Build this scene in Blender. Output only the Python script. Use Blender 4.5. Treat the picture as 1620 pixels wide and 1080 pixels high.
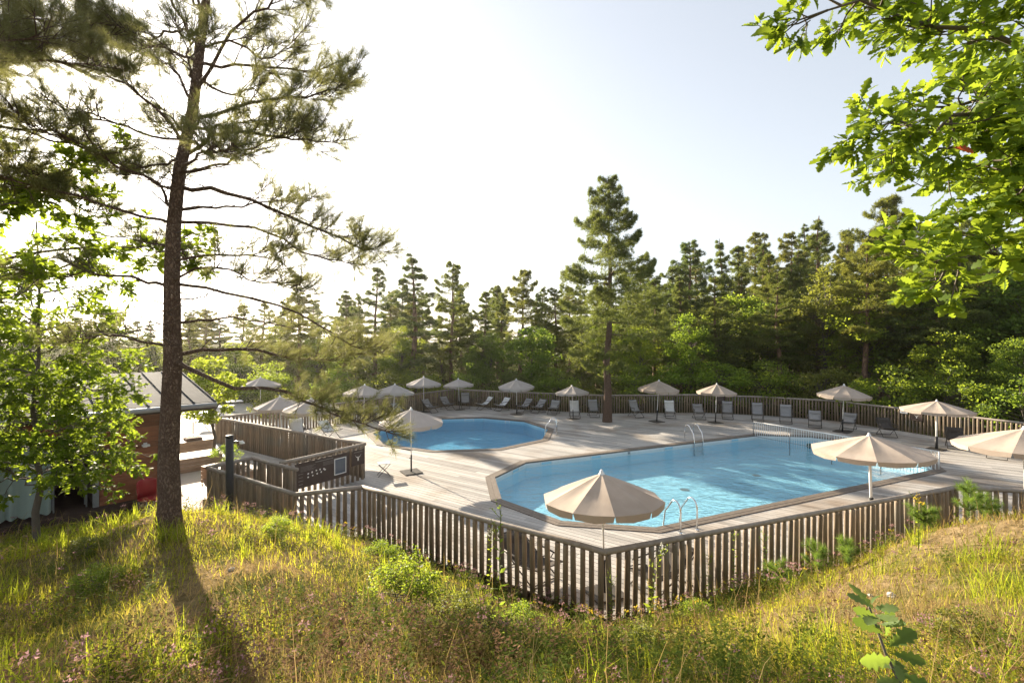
import bpy, math, random
import numpy as np
from mathutils import Vector, Matrix
random.seed(7); rng = np.random.default_rng(7)
sc = bpy.context.scene
for o in list(bpy.data.objects): bpy.data.objects.remove(o)
R = math.radians
# ------------------------------------------------------------------ camera, sky, sun, exposure
cam = bpy.data.cameras.new('camera'); cam.lens = 17.0; cam.sensor_width = 36.0
cam.clip_start = 0.05; cam.clip_end = 3000.0
camo = bpy.data.objects.new('camera', cam); sc.collection.objects.link(camo)
camo.location = (0, 0, 4.55); camo.rotation_euler = (R(90), 0, 0); sc.camera = camo
SUN_EL, SUN_AZ = 18.1, 38.3            # azimuth: degrees to the left of straight ahead (+Y)
world = bpy.data.worlds.new('World'); sc.world = world; world.use_nodes = True
wn = world.node_tree; wn.nodes.clear()
sky = wn.nodes.new('ShaderNodeTexSky'); sky.sky_type = 'NISHITA'; sky.sun_disc = False
sky.sun_elevation = R(SUN_EL); sky.sun_rotation = R(-SUN_AZ)
sky.air_density = 1.0; sky.dust_density = 1.6; sky.ozone_density = 1.0; sky.altitude = 100
bg = wn.nodes.new('ShaderNodeBackground'); bg.inputs['Strength'].default_value = 0.125
wo = wn.nodes.new('ShaderNodeOutputWorld')
pale = wn.nodes.new('ShaderNodeHueSaturation'); pale.inputs['Saturation'].default_value = .58
wn.links.new(sky.outputs[0], pale.inputs['Color']); soft = wn.nodes.new('ShaderNodeGamma'); soft.inputs['Gamma'].default_value = .62
wn.links.new(pale.outputs[0], soft.inputs[0]); wn.links.new(soft.outputs[0], bg.inputs[0]); wn.links.new(bg.outputs[0], wo.inputs[0])
sl = bpy.data.lights.new('sun', 'SUN'); sl.energy = 5.0; sl.angle = R(0.53); sl.color = (1.0, 0.86, 0.66)
so = bpy.data.objects.new('sun', sl); sc.collection.objects.link(so)
sdir = Vector((-math.sin(R(SUN_AZ)) * math.cos(R(SUN_EL)), math.cos(R(SUN_AZ)) * math.cos(R(SUN_EL)), math.sin(R(SUN_EL))))
so.rotation_euler = (-sdir).to_track_quat('-Z', 'Y').to_euler(); so.location = (-20, 25, 30)
sc.view_settings.view_transform = 'Standard'; sc.view_settings.look = 'None'
sc.view_settings.exposure = 1.85; sc.view_settings.gamma = 1.0; sc.view_settings.use_curve_mapping = False
sc.render.engine = 'CYCLES'; sc.cycles.use_denoising = True
sc.cycles.max_bounces = 7; sc.cycles.transparent_max_bounces = 10; sc.cycles.diffuse_bounces = 3
sc.cycles.glossy_bounces = 3; sc.cycles.transmission_bounces = 4
sc.cycles.sample_clamp_indirect = 6.0; sc.cycles.caustics_reflective = False; sc.cycles.caustics_refractive = False

# ------------------------------------------------------------------ materials
def lin(h):
    h = h.lstrip('#'); v = [int(h[i:i + 2], 16) / 255 for i in (0, 2, 4)]
    return tuple(c / 12.92 if c <= .04045 else ((c + .055) / 1.055) ** 2.4 for c in v) + (1,)
def c4(c): return tuple(c) + (1,) if len(c) == 3 else c
MATS = {}
def new_mat(name):
    m = bpy.data.materials.new(name); m.use_nodes = True; nt = m.node_tree; nt.nodes.clear()
    out = nt.nodes.new('ShaderNodeOutputMaterial'); MATS[name] = m
    return m, nt, out
def add(nt, typ, **kw):
    n = nt.nodes.new(typ)
    for k, v in kw.items(): setattr(n, k, v)
    return n
def mixcol(nt, fac, a, b, blend='MIX'):
    n = add(nt, 'ShaderNodeMix', data_type='RGBA', blend_type=blend)
    for sock, v in ((n.inputs[0], fac), (n.inputs[6], a), (n.inputs[7], b)):
        if hasattr(v, 'is_output'): nt.links.new(v, sock)
        elif isinstance(v, (int, float)): sock.default_value = v
        else: sock.default_value = c4(v)
    return n.outputs[2]
def mathn(nt, op, a, b=None):
    n = add(nt, 'ShaderNodeMath', operation=op)
    for i, v in enumerate((a, b)):
        if v is None: continue
        if hasattr(v, 'is_output'): nt.links.new(v, n.inputs[i])
        else: n.inputs[i].default_value = v
    return n.outputs[0]
def rand_out(nt):
    g = add(nt, 'ShaderNodeNewGeometry'); o = add(nt, 'ShaderNodeObjectInfo')
    return mathn(nt, 'FRACT', mathn(nt, 'ADD', g.outputs['Random Per Island'], o.outputs['Random']))
def coords(nt, kind='Object', scale=(1, 1, 1), rotz=0):
    tc = add(nt, 'ShaderNodeTexCoord'); mp = add(nt, 'ShaderNodeMapping')
    mp.inputs['Scale'].default_value = scale; mp.inputs['Rotation'].default_value = (0, 0, rotz)
    nt.links.new(tc.outputs[kind], mp.inputs['Vector']); return mp.outputs['Vector']
def noise(nt, vec, scale, detail=4, rough=.55):
    n = add(nt, 'ShaderNodeTexNoise'); n.inputs['Scale'].default_value = scale
    n.inputs['Detail'].default_value = detail; n.inputs['Roughness'].default_value = rough
    if vec is not None: nt.links.new(vec, n.inputs['Vector'])
    return n.outputs['Fac']
def ramp(nt, fac, lo, hi):
    n = add(nt, 'ShaderNodeMapRange'); n.inputs[1].default_value = lo; n.inputs[2].default_value = hi
    nt.links.new(fac, n.inputs[0]); return n.outputs[0]
def solid(name, c1, c2=None, scale=6, rough=.7, bump=0, metallic=0, stretch=(1, 1, 1), rotz=0, spec=.3, rand=.0, bscale=None, trans=None, kind='Object', c3=None, c3s=None):
    """colour c1..c2 by noise, tinted per piece by rand; bump in metres; trans=(fac, colour) adds translucency"""
    m, nt, out = new_mat(name)
    p = add(nt, 'ShaderNodeBsdfPrincipled'); p.inputs['Roughness'].default_value = rough
    p.inputs['Metallic'].default_value = metallic; p.inputs['Specular IOR Level'].default_value = spec
    vec = coords(nt, kind, stretch, rotz)
    nf = ramp(nt, noise(nt, vec, scale, 5, .6), .3, .7)
    col = mixcol(nt, nf, c1, c2 or c1)
    if c3: col = mixcol(nt, ramp(nt, noise(nt, add(nt, 'ShaderNodeNewGeometry').outputs['Position'], c3s or scale * .23, 3), .5, .66), col, c3)
    if rand:
        r = rand_out(nt); v = mathn(nt, 'ADD', mathn(nt, 'MULTIPLY', r, 2 * rand), 1 - rand)
        cb = add(nt, 'ShaderNodeCombineXYZ')
        for i in range(3): nt.links.new(v, cb.inputs[i])
        col = mixcol(nt, 1.0, col, cb.outputs[0], 'MULTIPLY')
    nt.links.new(col, p.inputs['Base Color'])
    if bump:
        b = add(nt, 'ShaderNodeBump'); b.inputs['Distance'].default_value = bump; b.inputs['Strength'].default_value = 1
        nt.links.new(noise(nt, vec, bscale or scale * 2, 5, .65), b.inputs['Height']); nt.links.new(b.outputs[0], p.inputs['Normal'])
    sh = p.outputs[0]
    if trans:
        t = add(nt, 'ShaderNodeBsdfTranslucent'); t.inputs['Color'].default_value = c4(trans[1])
        mx = add(nt, 'ShaderNodeMixShader'); mx.inputs[0].default_value = trans[0]
        nt.links.new(sh, mx.inputs[1]); nt.links.new(t.outputs[0], mx.inputs[2]); sh = mx.outputs[0]
    nt.links.new(sh, out.inputs[0]); return m
def leafy(name, dark, light, glow, fac=.4, rough=.55, patch=None, spec=.25, tint=False):
    """foliage: colour varies leaf by leaf; light passes through the blade"""
    m, nt, out = new_mat(name)
    r = rand_out(nt); col = mixcol(nt, r, dark, light)
    gl = mixcol(nt, r, tuple(g * .75 for g in glow[:3]), glow)
    if patch:
        f = ramp(nt, noise(nt, coords(nt), patch[0], 3), patch[1], patch[2])
        f = mathn(nt, 'MULTIPLY', f, patch[5] if len(patch) > 5 else 1.0)
        col = mixcol(nt, f, col, patch[3]); gl = mixcol(nt, f, gl, patch[4])
    if tint:      # each tree has its own hue: some greener, some warmer
        ob = add(nt, 'ShaderNodeObjectInfo'); wn_ = add(nt, 'ShaderNodeTexWhiteNoise', noise_dimensions='1D'); nt.links.new(ob.outputs['Random'], wn_.inputs['W'])
        k = mixcol(nt, wn_.outputs['Value'], (.80, .90, .95), (1.35, 1.22, .95)); col = mixcol(nt, 1.0, col, k, 'MULTIPLY'); gl = mixcol(nt, 1.0, gl, k, 'MULTIPLY')
    p = add(nt, 'ShaderNodeBsdfPrincipled'); p.inputs['Roughness'].default_value = rough; p.inputs['Specular IOR Level'].default_value = spec
    nt.links.new(col, p.inputs['Base Color'])
    t = add(nt, 'ShaderNodeBsdfTranslucent'); nt.links.new(gl, t.inputs['Color'])
    mx = add(nt, 'ShaderNodeMixShader'); mx.inputs[0].default_value = fac
    nt.links.new(p.outputs[0], mx.inputs[1]); nt.links.new(t.outputs[0], mx.inputs[2]); nt.links.new(mx.outputs[0], out.inputs[0])
    return m
def water_mat(name, tint):
    m, nt, out = new_mat(name)
    vec = coords(nt, 'Object', (1, 1, 1))
    b = add(nt, 'ShaderNodeBump'); b.inputs['Distance'].default_value = .09; b.inputs['Strength'].default_value = 1.0
    h = mathn(nt, 'ADD', noise(nt, vec, 2.6, 3, .5), mathn(nt, 'MULTIPLY', noise(nt, coords(nt, 'Object', (1.0, 1.8, 1), R(20)), 6.5, 3, .55), .45))
    nt.links.new(h, b.inputs['Height'])
    lw = add(nt, 'ShaderNodeLayerWeight'); lw.inputs['Blend'].default_value = .5; nt.links.new(b.outputs[0], lw.inputs['Normal'])
    fz = mathn(nt, 'ADD', mathn(nt, 'MULTIPLY', mathn(nt, 'POWER', lw.outputs['Facing'], 5.0), .98), .02)   # Schlick, the same from above and below
    g = add(nt, 'ShaderNodeBsdfGlossy'); g.inputs['Roughness'].default_value = .02; nt.links.new(b.outputs[0], g.inputs['Normal'])
    t = add(nt, 'ShaderNodeBsdfTransparent'); t.inputs['Color'].default_value = c4(tint)
    mx = add(nt, 'ShaderNodeMixShader'); nt.links.new(fz, mx.inputs[0])
    nt.links.new(t.outputs[0], mx.inputs[1]); nt.links.new(g.outputs[0], mx.inputs[2]); nt.links.new(mx.outputs[0], out.inputs[0])
    return m
PLANK_ANG = -36.0
solid('deck_wood', (.45, .428, .402), (.305, .283, .262), 2.2, .62, .0015, stretch=(1.2, 22, 22), rand=.27, spec=.3, bscale=5, c3=(.27, .222, .18), c3s=.35)
solid('coping_wood', (.20, .165, .135), (.13, .105, .085), 3, .65, .002, stretch=(4, 4, 4), rand=.15)
solid('fence_wood', (.30, .235, .17), (.17, .13, .092), 5, .8, .004, stretch=(9, 9, .8), rand=.28, c3=(.20, .18, .15))
solid('rail_wood', (.34, .30, .26), (.23, .19, .155), 8, .7, .003, rand=.12)
solid('hut_wood', (.30, .115, .055), (.20, .07, .035), 4, .6, .002, stretch=(1, 1, 14), rand=.22)
solid('bench_wood', (.42, .31, .22), (.30, .21, .14), 4, .65, .002, stretch=(2, 2, 10), rand=.15)
solid('dark_wood', (.07, .045, .035), (.05, .03, .025), 5, .7, .002)
solid('roof_metal', (.085, .088, .095), (.065, .068, .075), 2, .8, 0, metallic=0, spec=.04)
solid('grey_metal', (.34, .35, .36), (.28, .29, .30), 5, .45, 0, metallic=.6)
solid('steel', (.75, .76, .78), (.68, .69, .7), 5, .18, 0, metallic=1.0)
solid('white_metal', (.78, .78, .77), (.70, .70, .69), 7, .4)
solid('black_metal', (.025, .025, .027), (.035, .035, .037), 5, .5)
solid('dark_frame', (.05, .045, .042), (.075, .065, .055), 8, .5)
solid('pool_liner', (.37, .63, .76), (.32, .58, .73), 1.5, .6)
solid('pool_liner_deep_shaded', (.155, .41, .60), (.13, .37, .57), 1.5, .6)  # round pool's shade, besides its depth, put into a darker liner blue
solid('plastic_white', (.75, .76, .76), (.68, .69, .7), 5, .4)
solid('canopy', (.52, .44, .37), (.45, .375, .315), 3, .85, .006, bscale=5, c3=(.42, .345, .285), c3s=1.3, trans=(.22, (.55, .43, .33)), spec=.1, rand=.05)
solid('canopy_grey', (.47, .43, .40), (.42, .38, .35), 3, .85, .006, bscale=5, trans=(.2, (.5, .43, .37)), spec=.1, rand=.05)
solid('sling_grey', (.30, .30, .30), (.26, .26, .265), 9, .85, spec=.1, rand=.12)
solid('sling_white', (.66, .67, .66), (.58, .59, .59), 9, .85, spec=.1, rand=.05)
solid('sling_dark', (.085, .075, .068), (.065, .058, .052), 9, .85, spec=.1)
solid('bark_pine', (.24, .145, .095), (.06, .04, .03), 10, .9, .035, stretch=(1.5, 1.5, .5), bscale=13, c3=(.30, .19, .13))
solid('bark_twig', (.115, .08, .06), (.07, .05, .04), 9, .9)
solid('bark_grey', (.16, .135, .11), (.09, .075, .06), 6, .9, .01, stretch=(2, 2, .5))
solid('terrace', (.55, .51, .46), (.44, .40, .35), 1.5, .8, .004, bscale=20)
solid('curtain', (.36, .44, .40), (.32, .39, .36), 3, .9, trans=(.25, (.4, .48, .44)))
solid('sign_brown', (.045, .03, .026), (.06, .04, .033), 6, .6)
solid('print_white', (.72, .70, .67), (.66, .64, .6), 9, .7)
solid('print_grey', (.22, .20, .185), (.18, .165, .15), 9, .7)
solid('glass_dark', (.05, .075, .11), (.06, .085, .12), 1, .08, spec=.6)
solid('red_paint', (.36, .03, .03), (.30, .025, .03), 4, .45)
solid('ball_green', (.02, .07, .06), (.03, .09, .07), 4, .35)
solid('soap', (.65, .68, .66), (.6, .62, .6), 3, .4)
solid('soap_green', (.30, .38, .05), (.27, .34, .05), 3, .4)
solid('cushion', (.20, .14, .10), (.16, .11, .08), 6, .9)
solid('stone', (.48, .45, .40), (.36, .33, .29), 9, .9, .01)
solid('stick', (.26, .21, .16), (.17, .13, .10), 12, .9, .004)
solid('soil_dark', (.06, .045, .03), (.04, .03, .022), 6, .95, .02)
water_mat('pool_water', (.84, .96, .985))
water_mat('pool_water_deep', (.76, .93, .98))
leafy('needles_far', (.045, .070, .022), (.12, .15, .042), (.26, .31, .06), .4, tint=True)
leafy('needles_far_b', (.055, .078, .020), (.14, .16, .042), (.32, .34, .06), .4, tint=True)
leafy('needles_blue', (.045, .072, .028), (.11, .14, .048), (.24, .30, .07), .4, tint=True)
leafy('needles_near', (.055, .068, .028), (.15, .155, .055), (.36, .36, .11), .46)
leafy('needles_young', (.06, .12, .02), (.15, .24, .05), (.32, .46, .06), .4)
leafy('leaf_far', (.045, .080, .014), (.12, .17, .03), (.42, .54, .055), .5, tint=True)
leafy('leaf_lime', (.07, .13, .015), (.14, .21, .025), (.45, .60, .05), .45)
leafy('leaf_olive', (.055, .075, .020), (.13, .145, .038), (.32, .36, .06), .42, tint=True)
leafy('leaf_oak', (.045, .090, .012), (.11, .17, .022), (.44, .57, .04), .47, .58, spec=.15)
leafy('leaf_seedling', (.06, .115, .025), (.15, .20, .07), (.38, .52, .06), .42, .6)
leafy('leaf_red', (.30, .05, .015), (.36, .08, .02), (.5, .10, .02), .35)
leafy('grass_green', (.085, .13, .012), (.24, .25, .028), (.66, .64, .045), .5, .75, patch=(.9, .50, .66, (.26, .19, .07), (.42, .31, .08), .7), spec=.06)
leafy('grass_bright', (.09, .15, .012), (.22, .265, .025), (.56, .62, .045), .5, .75, spec=.06)
leafy('grass_dry', (.20, .14, .06), (.42, .31, .14), (.48, .34, .12), .35, .8, spec=.06)
leafy('herb', (.035, .07, .014), (.12, .15, .025), (.32, .38, .04), .42, .85, patch=(1.1, .52, .64, (.18, .09, .04), (.26, .13, .05), .6), spec=.05)
leafy('flower_pink', (.27, .13, .15), (.44, .25, .26), (.5, .3, .3), .35, .9, spec=.03)
leafy('flower_yellow', (.60, .38, .02), (.75, .55, .04), (.8, .6, .05), .35)
leafy('flower_white', (.6, .6, .5), (.7, .7, .62), (.7, .7, .6), .3)
leafy('seed_brown', (.13, .075, .04), (.24, .14, .08), (.28, .17, .08), .3, .9, spec=.03)
def bark_mat(name, plate, crack, grey, sc_):
    m, nt, out = new_mat(name); v = coords(nt, 'Object', (1, 1, .5)); wob = add(nt, 'ShaderNodeVectorMath', operation='ADD'); nz = add(nt, 'ShaderNodeTexNoise'); nz.inputs['Scale'].default_value = sc_ * .8; nt.links.new(v, nz.inputs['Vector'])
    sc2 = add(nt, 'ShaderNodeVectorMath', operation='SCALE'); sc2.inputs[3].default_value = .09; nt.links.new(nz.outputs['Color'], sc2.inputs[0]); nt.links.new(v, wob.inputs[0]); nt.links.new(sc2.outputs[0], wob.inputs[1])
    vo = add(nt, 'ShaderNodeTexVoronoi', feature='DISTANCE_TO_EDGE'); vo.inputs['Scale'].default_value = sc_; nt.links.new(wob.outputs[0], vo.inputs['Vector'])
    e = ramp(nt, vo.outputs['Distance'], .0, .22); n1 = noise(nt, v, sc_ * 3, 5, .7)
    col = mixcol(nt, ramp(nt, n1, .35, .7), plate, grey); col = mixcol(nt, e, crack, col)
    p = add(nt, 'ShaderNodeBsdfPrincipled'); p.inputs['Roughness'].default_value = .92; p.inputs['Specular IOR Level'].default_value = .12; nt.links.new(col, p.inputs['Base Color'])
    b = add(nt, 'ShaderNodeBump'); b.inputs['Distance'].default_value = .03; nt.links.new(mathn(nt, 'ADD', e, mathn(nt, 'MULTIPLY', n1, .5)), b.inputs['Height']); nt.links.new(b.outputs[0], p.inputs['Normal'])
    nt.links.new(p.outputs[0], out.inputs[0])
bark_mat('bark_plates', (.26, .165, .11), (.12, .08, .06), (.18, .14, .115), 30)
def ground_mat():
    m, nt, out = new_mat('meadow_ground')
    p = add(nt, 'ShaderNodeBsdfPrincipled'); p.inputs['Roughness'].default_value = .95; p.inputs['Specular IOR Level'].default_value = 0
    v = coords(nt)
    a = mixcol(nt, ramp(nt, noise(nt, v, 9, 6, .7), .35, .65), (.30, .22, .12), (.13, .095, .045))
    a = mixcol(nt, ramp(nt, noise(nt, v, .9, 5), .45, .6), a, (.11, .115, .03))
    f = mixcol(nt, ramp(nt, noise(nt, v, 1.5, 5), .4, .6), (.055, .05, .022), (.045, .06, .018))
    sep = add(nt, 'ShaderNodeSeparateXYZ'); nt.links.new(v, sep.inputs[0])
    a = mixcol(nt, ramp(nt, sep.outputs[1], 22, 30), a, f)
    nt.links.new(a, p.inputs['Base Color'])
    b = add(nt, 'ShaderNodeBump'); b.inputs['Distance'].default_value = .05
    nt.links.new(noise(nt, v, 14, 6, .7), b.inputs['Height']); nt.links.new(b.outputs[0], p.inputs['Normal'])
    nt.links.new(p.outputs[0], out.inputs[0])
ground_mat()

# ------------------------------------------------------------------ builders
COL = sc.collection
def link(name, me, mat=None, parent=None, loc=None, rotz=0):
    o = bpy.data.objects.new(name, me)
    if mat is not None and me is not None and len(me.materials) == 0: me.materials.append(MATS[mat])
    COL.objects.link(o)
    if parent: o.parent = parent
    if loc is not None: o.location = loc
    if rotz: o.rotation_euler = (0, 0, rotz)
    return o
def tag(o, label, cat, group=None, kind=None):
    if label: o['label'] = label
    if cat: o['category'] = cat
    if group: o['group'] = group
    if kind: o['kind'] = kind
    return o
def thing(name, label, cat, loc=(0, 0, 0), rotz=0, group=None):
    o = bpy.data.objects.new(name, None); COL.objects.link(o); o.empty_display_size = .2
    o.location = loc; o.rotation_euler = (0, 0, rotz); return tag(o, label, cat, group)
def copy_tree(o, parent=None):
    c = o.copy(); COL.objects.link(c); c.parent = parent
    for ch in list(o.children): copy_tree(ch, c)
    return c
class MB:
    def __init__(s): s.v = []; s.f = []; s.smooth = True
    def box(s, c, d, rz=0, taper=1):
        x, y, z = (q / 2 for q in d); n = len(s.v); ca, sa = math.cos(rz), math.sin(rz)
        for k, (a, b, e) in enumerate([(-1, -1, -1), (1, -1, -1), (1, 1, -1), (-1, 1, -1), (-1, -1, 1), (1, -1, 1), (1, 1, 1), (-1, 1, 1)]):
            t = taper if e > 0 else 1
            px, py = a * x * t, b * y * t
            s.v.append((c[0] + px * ca - py * sa, c[1] + px * sa + py * ca, c[2] + e * z))
        s.f += [tuple(n + i for i in q) for q in ((0, 3, 2, 1), (4, 5, 6, 7), (0, 1, 5, 4), (1, 2, 6, 5), (2, 3, 7, 6), (3, 0, 4, 7))]; return s
    def tube(s, pts, rad, n=6, cap=True):
        pts = [Vector(p) for p in pts]; base = len(s.v)
        if not hasattr(rad, '__len__'): rad = [rad] * len(pts)
        prev = None
        for i, p in enumerate(pts):
            t = (pts[min(i + 1, len(pts) - 1)] - pts[max(i - 1, 0)]).normalized()
            if prev is None: a = t.orthogonal().normalized()
            else:
                a = prev - t * prev.dot(t)
                a = a.normalized() if a.length > 1e-6 else t.orthogonal().normalized()
            prev = a; b = t.cross(a)
            for k in range(n):
                an = 2 * math.pi * k / n; q = p + (a * math.cos(an) + b * math.sin(an)) * rad[i]; s.v.append(tuple(q))
        for i in range(len(pts) - 1):
            for k in range(n):
                k2 = (k + 1) % n; s.f.append((base + i * n + k, base + i * n + k2, base + (i + 1) * n + k2, base + (i + 1) * n + k))
        if cap:
            s.f.append(tuple(base + k for k in range(n))[::-1]); e = base + (len(pts) - 1) * n; s.f.append(tuple(e + k for k in range(n)))
        return s
    def lathe(s, prof, n=16, c=(0, 0, 0)):
        base = len(s.v)
        for r, z in prof:
            for k in range(n):
                an = 2 * math.pi * k / n; s.v.append((c[0] + r * math.cos(an), c[1] + r * math.sin(an), c[2] + z))
        for i in range(len(prof) - 1):
            for k in range(n):
                k2 = (k + 1) % n; s.f.append((base + i * n + k, base + i * n + k2, base + (i + 1) * n + k2, base + (i + 1) * n + k))
        return s
    def poly(s, pts): n = len(s.v); s.v += [tuple(p) for p in pts]; s.f.append(tuple(range(n, n + len(pts)))); return s
    def prism(s, pts, z0, z1):
        n = len(s.v); k = len(pts); s.v += [(p[0], p[1], z0) for p in pts] + [(p[0], p[1], z1) for p in pts]
        s.f.append(tuple(range(n + k, n + 2 * k))); s.f.append(tuple(range(n, n + k))[::-1])
        for i in range(k): j = (i + 1) % k; s.f.append((n + i, n + j, n + k + j, n + k + i))
        return s
    def mesh(s, name, smooth=False):
        me = bpy.data.meshes.new(name); me.from_pydata(s.v, [], s.f); me.update()
        if smooth: me.polygons.foreach_set('use_smooth', [True] * len(me.polygons))
        return me
    def build(s, name, mat, parent=None, loc=None, rotz=0, smooth=False):
        return link(name, s.mesh(name, smooth), mat, parent, loc, rotz)
def np_mesh(name, V, F):
    me = bpy.data.meshes.new(name); n, f, m = len(V), len(F), F.shape[1]
    me.vertices.add(n); me.vertices.foreach_set('co', np.asarray(V, np.float32).ravel())
    me.loops.add(f * m); me.loops.foreach_set('vertex_index', np.asarray(F, np.int32).ravel())
    me.polygons.add(f); me.polygons.foreach_set('loop_start', np.arange(0, f * m, m, dtype=np.int32))
    me.update(calc_edges=True); return me
def scatter_mesh(name, items):
    """items: list of (template verts (k,3), faces (f,3), positions (n,3), matrices (n,3,3)); one mesh"""
    VV, FF, off = [], [], 0
    for T, F, P, M in items:
        if len(P) == 0: continue
        T = np.asarray(T, float); F = np.asarray(F); k = len(T)
        V = (np.einsum('nij,kj->nki', M, T) + P[:, None]).reshape(-1, 3)
        VV.append(V); FF.append((F[None] + k * np.arange(len(P))[:, None, None]).reshape(-1, F.shape[1]) + off); off += len(V)
    return np_mesh(name, np.concatenate(VV), np.concatenate(FF))
def frames(D, size, rs=rng, roll=None):
    """rotation matrices taking +z to D (n,3) with random roll, scaled by size (n,)"""
    D = D / np.maximum(np.linalg.norm(D, axis=1, keepdims=True), 1e-9)
    n = len(D); A = rs.normal(size=(n, 3)) if roll is None else np.broadcast_to(np.asarray(roll, float), (n, 3)) + rs.normal(size=(n, 3)) * .02
    X = np.cross(A, D); X /= np.maximum(np.linalg.norm(X, axis=1, keepdims=True), 1e-9); Y = np.cross(D, X)
    M = np.stack([X, Y, D], axis=2); return M * np.asarray(size).reshape(-1, 1, 1)
def tuft(n, length, width, lo=20, hi=75, stem=.5, seed=1):
    r = np.random.default_rng(seed); V, F = [], []
    for i in range(n):
        az = 2 * math.pi * (i + r.random() * .7) / n * (1 if n < 9 else 2.4); th = R(lo + (hi - lo) * r.random()); L = length * (.75 + .4 * r.random())
        d = np.array([math.sin(th) * math.cos(az), math.sin(th) * math.sin(az), math.cos(th)])
        w = np.array([-math.sin(az), math.cos(az), 0]) * math.cos(az * 3 + i) + np.array([0, 0, 1.]) * math.sin(az * 3 + i)
        w = w - d * w.dot(d); w = w / (np.linalg.norm(w) + 1e-9) * width / 2
        b = np.array([0, 0, stem * length * r.random()]); k = len(V)
        V += [b - w, b + w, b + d * L]; F.append((k, k + 1, k + 2))
    return np.array(V), np.array(F)
# ------------------------------------------------------------------ layout (metres; deck top is z = 0, camera stands on the knoll)
A0, A1, B0 = (-13.3, 21.7), (-4.9, 16.1), (-6.5, 13.6)
C0, C1 = (-7.67, 14.2), (-5.75, 12.9)
D0, D1, D2 = (-8.25, 13.1), (-4.8, 10.8), (-3.5, 11.34)
E0, F0, G0 = (1.52, 7.86), (10.3, 11.3), (15.5, 10.4)
BACK = [(22.6, 16.0), (21.4, 20.2), (19.9, 24.3), (18.5, 27.8), (15.6, 29.8), (12.1, 31.0), (5.75, 30.6), (-0.5, 32.8), (-4.1, 34.6), (-8.3, 28.4), (-11.2, 24.2), A0]
DECK = [D2, E0, F0, G0, (20.5, 11.5)] + BACK + [D0, D1]
UA = R(25); U = np.array([math.cos(UA), math.sin(UA)]); N = np.array([-math.sin(UA), math.cos(UA)])
PC1, PC2 = 9.3 * U + 12.73 * N, 19.7 * U + 12.73 * N
def decagon(c, Rr, a0, ks): return [np.array([c[0] + Rr * math.cos(a0 + R(36) * k), c[1] + Rr * math.sin(a0 + R(36) * k)]) for k in ks]
def big_pool(Rr): return decagon(PC1, Rr, UA + R(72), (1, 2, 3, 4, 5)) + decagon(PC2, Rr, UA + R(72), (6, 7, 8, 9, 10))
def small_pool(Rr): return decagon((-2.5, 24.5), Rr, R(8), range(10))
# ------------------------------------------------------------------ terrain
CP = np.array([(0, 0, 2.95), (0, -4, 3.0), (-4, -2, 2.7), (4, -2, 3.0), (-8, 0, 2.1), (9, 0, 3.0), (0, 2.7, 2.64), (-2.86, 2.7, 2.60), (2.86, 2.7, 2.62),
 (-3.7, 4, 2.14), (-5.1, 5.5, 1.82), (-7.4, 8, 1.2), (-9.7, 10.5, .42), (-4.74, 6.65, 2.03), (-3.2, 4.5, 2.16), (-5.3, 8, 1.76), (-7, 11, .3), (-8.8, 13, -.06),
 (-4.3, 8, 1.58), (-2.7, 5, 2.18), (-4.8, 10.6, .30), (-3.5, 11.1, -.02), (-8.25, 12.9, -.06), (-2.9, 8.5, 1.0), (-1.7, 5, 1.9), (-1.43, 9.7, -.06), (-1.1, 8, .55),
 (1.52, 7.7, -.08), (1.0, 6.2, .72), (.8, 4.5, 1.62), (5.0, 9.05, -.05), (3.9, 7, .9), (2.9, 5, 1.78), (5.4, 7, 1.42), (7.6, 9.9, 0), (6.3, 7, 1.86), (7.4, 7, 2.03),
 (9.8, 10.7, .25), (13.5, 10.2, .45), (4.76, 4.5, 2.14), (3.47, 4.5, 2.06), (9, 4, 2.6), (12, 7, 2.0), (14, 3, 2.8), (20, 8, 1.2), (20, 0, 2.6), (-12, 6, .9), (-14, 0, 1.5), (-20, 6, .3),
 (-10.5, 12.3, .05), (-12.5, 10.5, .1), (-12, 14, -.06), (-20, 14, -.06), (-14, 20, -.06), (-20, 25, -.06), (-10, 28, -.1), (-4, 37, -.1), (5, 33, -.1), (15, 33, 0), (21, 27, .1), (24, 20, .1), (25, 14, .4),
 (-6.2, 12.4, -.1), (-3.4, 12.2, -.35), (1.6, 9, -.4), (9, 12, -.4), (14, 12.5, -.4), (21, 14, -.3), (5, 20, -.4), (15, 20, -.4), (-3, 20, -.4), (-8, 20, -.35), (-2, 29, -.4), (8, 28, -.4), (0, -12, 2.6), (-15, -12, 2), (15, -12, 2.5)])
def _phi(r): return np.sqrt(r * r + .16)
_A = _phi(np.linalg.norm(CP[:, None, :2] - CP[None, :, :2], axis=2)); _n = len(CP)
_S = np.zeros((_n + 1, _n + 1)); _S[:_n, :_n] = _A; _S[_n, :_n] = 1; _S[:_n, _n] = 1
_W = np.linalg.solve(_S, np.append(CP[:, 2], 0))
def sstep(x, a, b): t = np.clip((x - a) / (b - a), 0, 1); return t * t * (3 - 2 * t)
_DP = np.array(DECK)
def in_poly(x, y, P):
    P = np.asarray(P); ins = np.zeros(np.shape(x), bool); j = len(P) - 1
    for i in range(len(P)):
        c = ((P[i, 1] > y) != (P[j, 1] > y)) & (x < (P[j, 0] - P[i, 0]) * (y - P[i, 1]) / (P[j, 1] - P[i, 1] + 1e-12) + P[i, 0]); ins ^= c; j = i
    return ins
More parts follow.
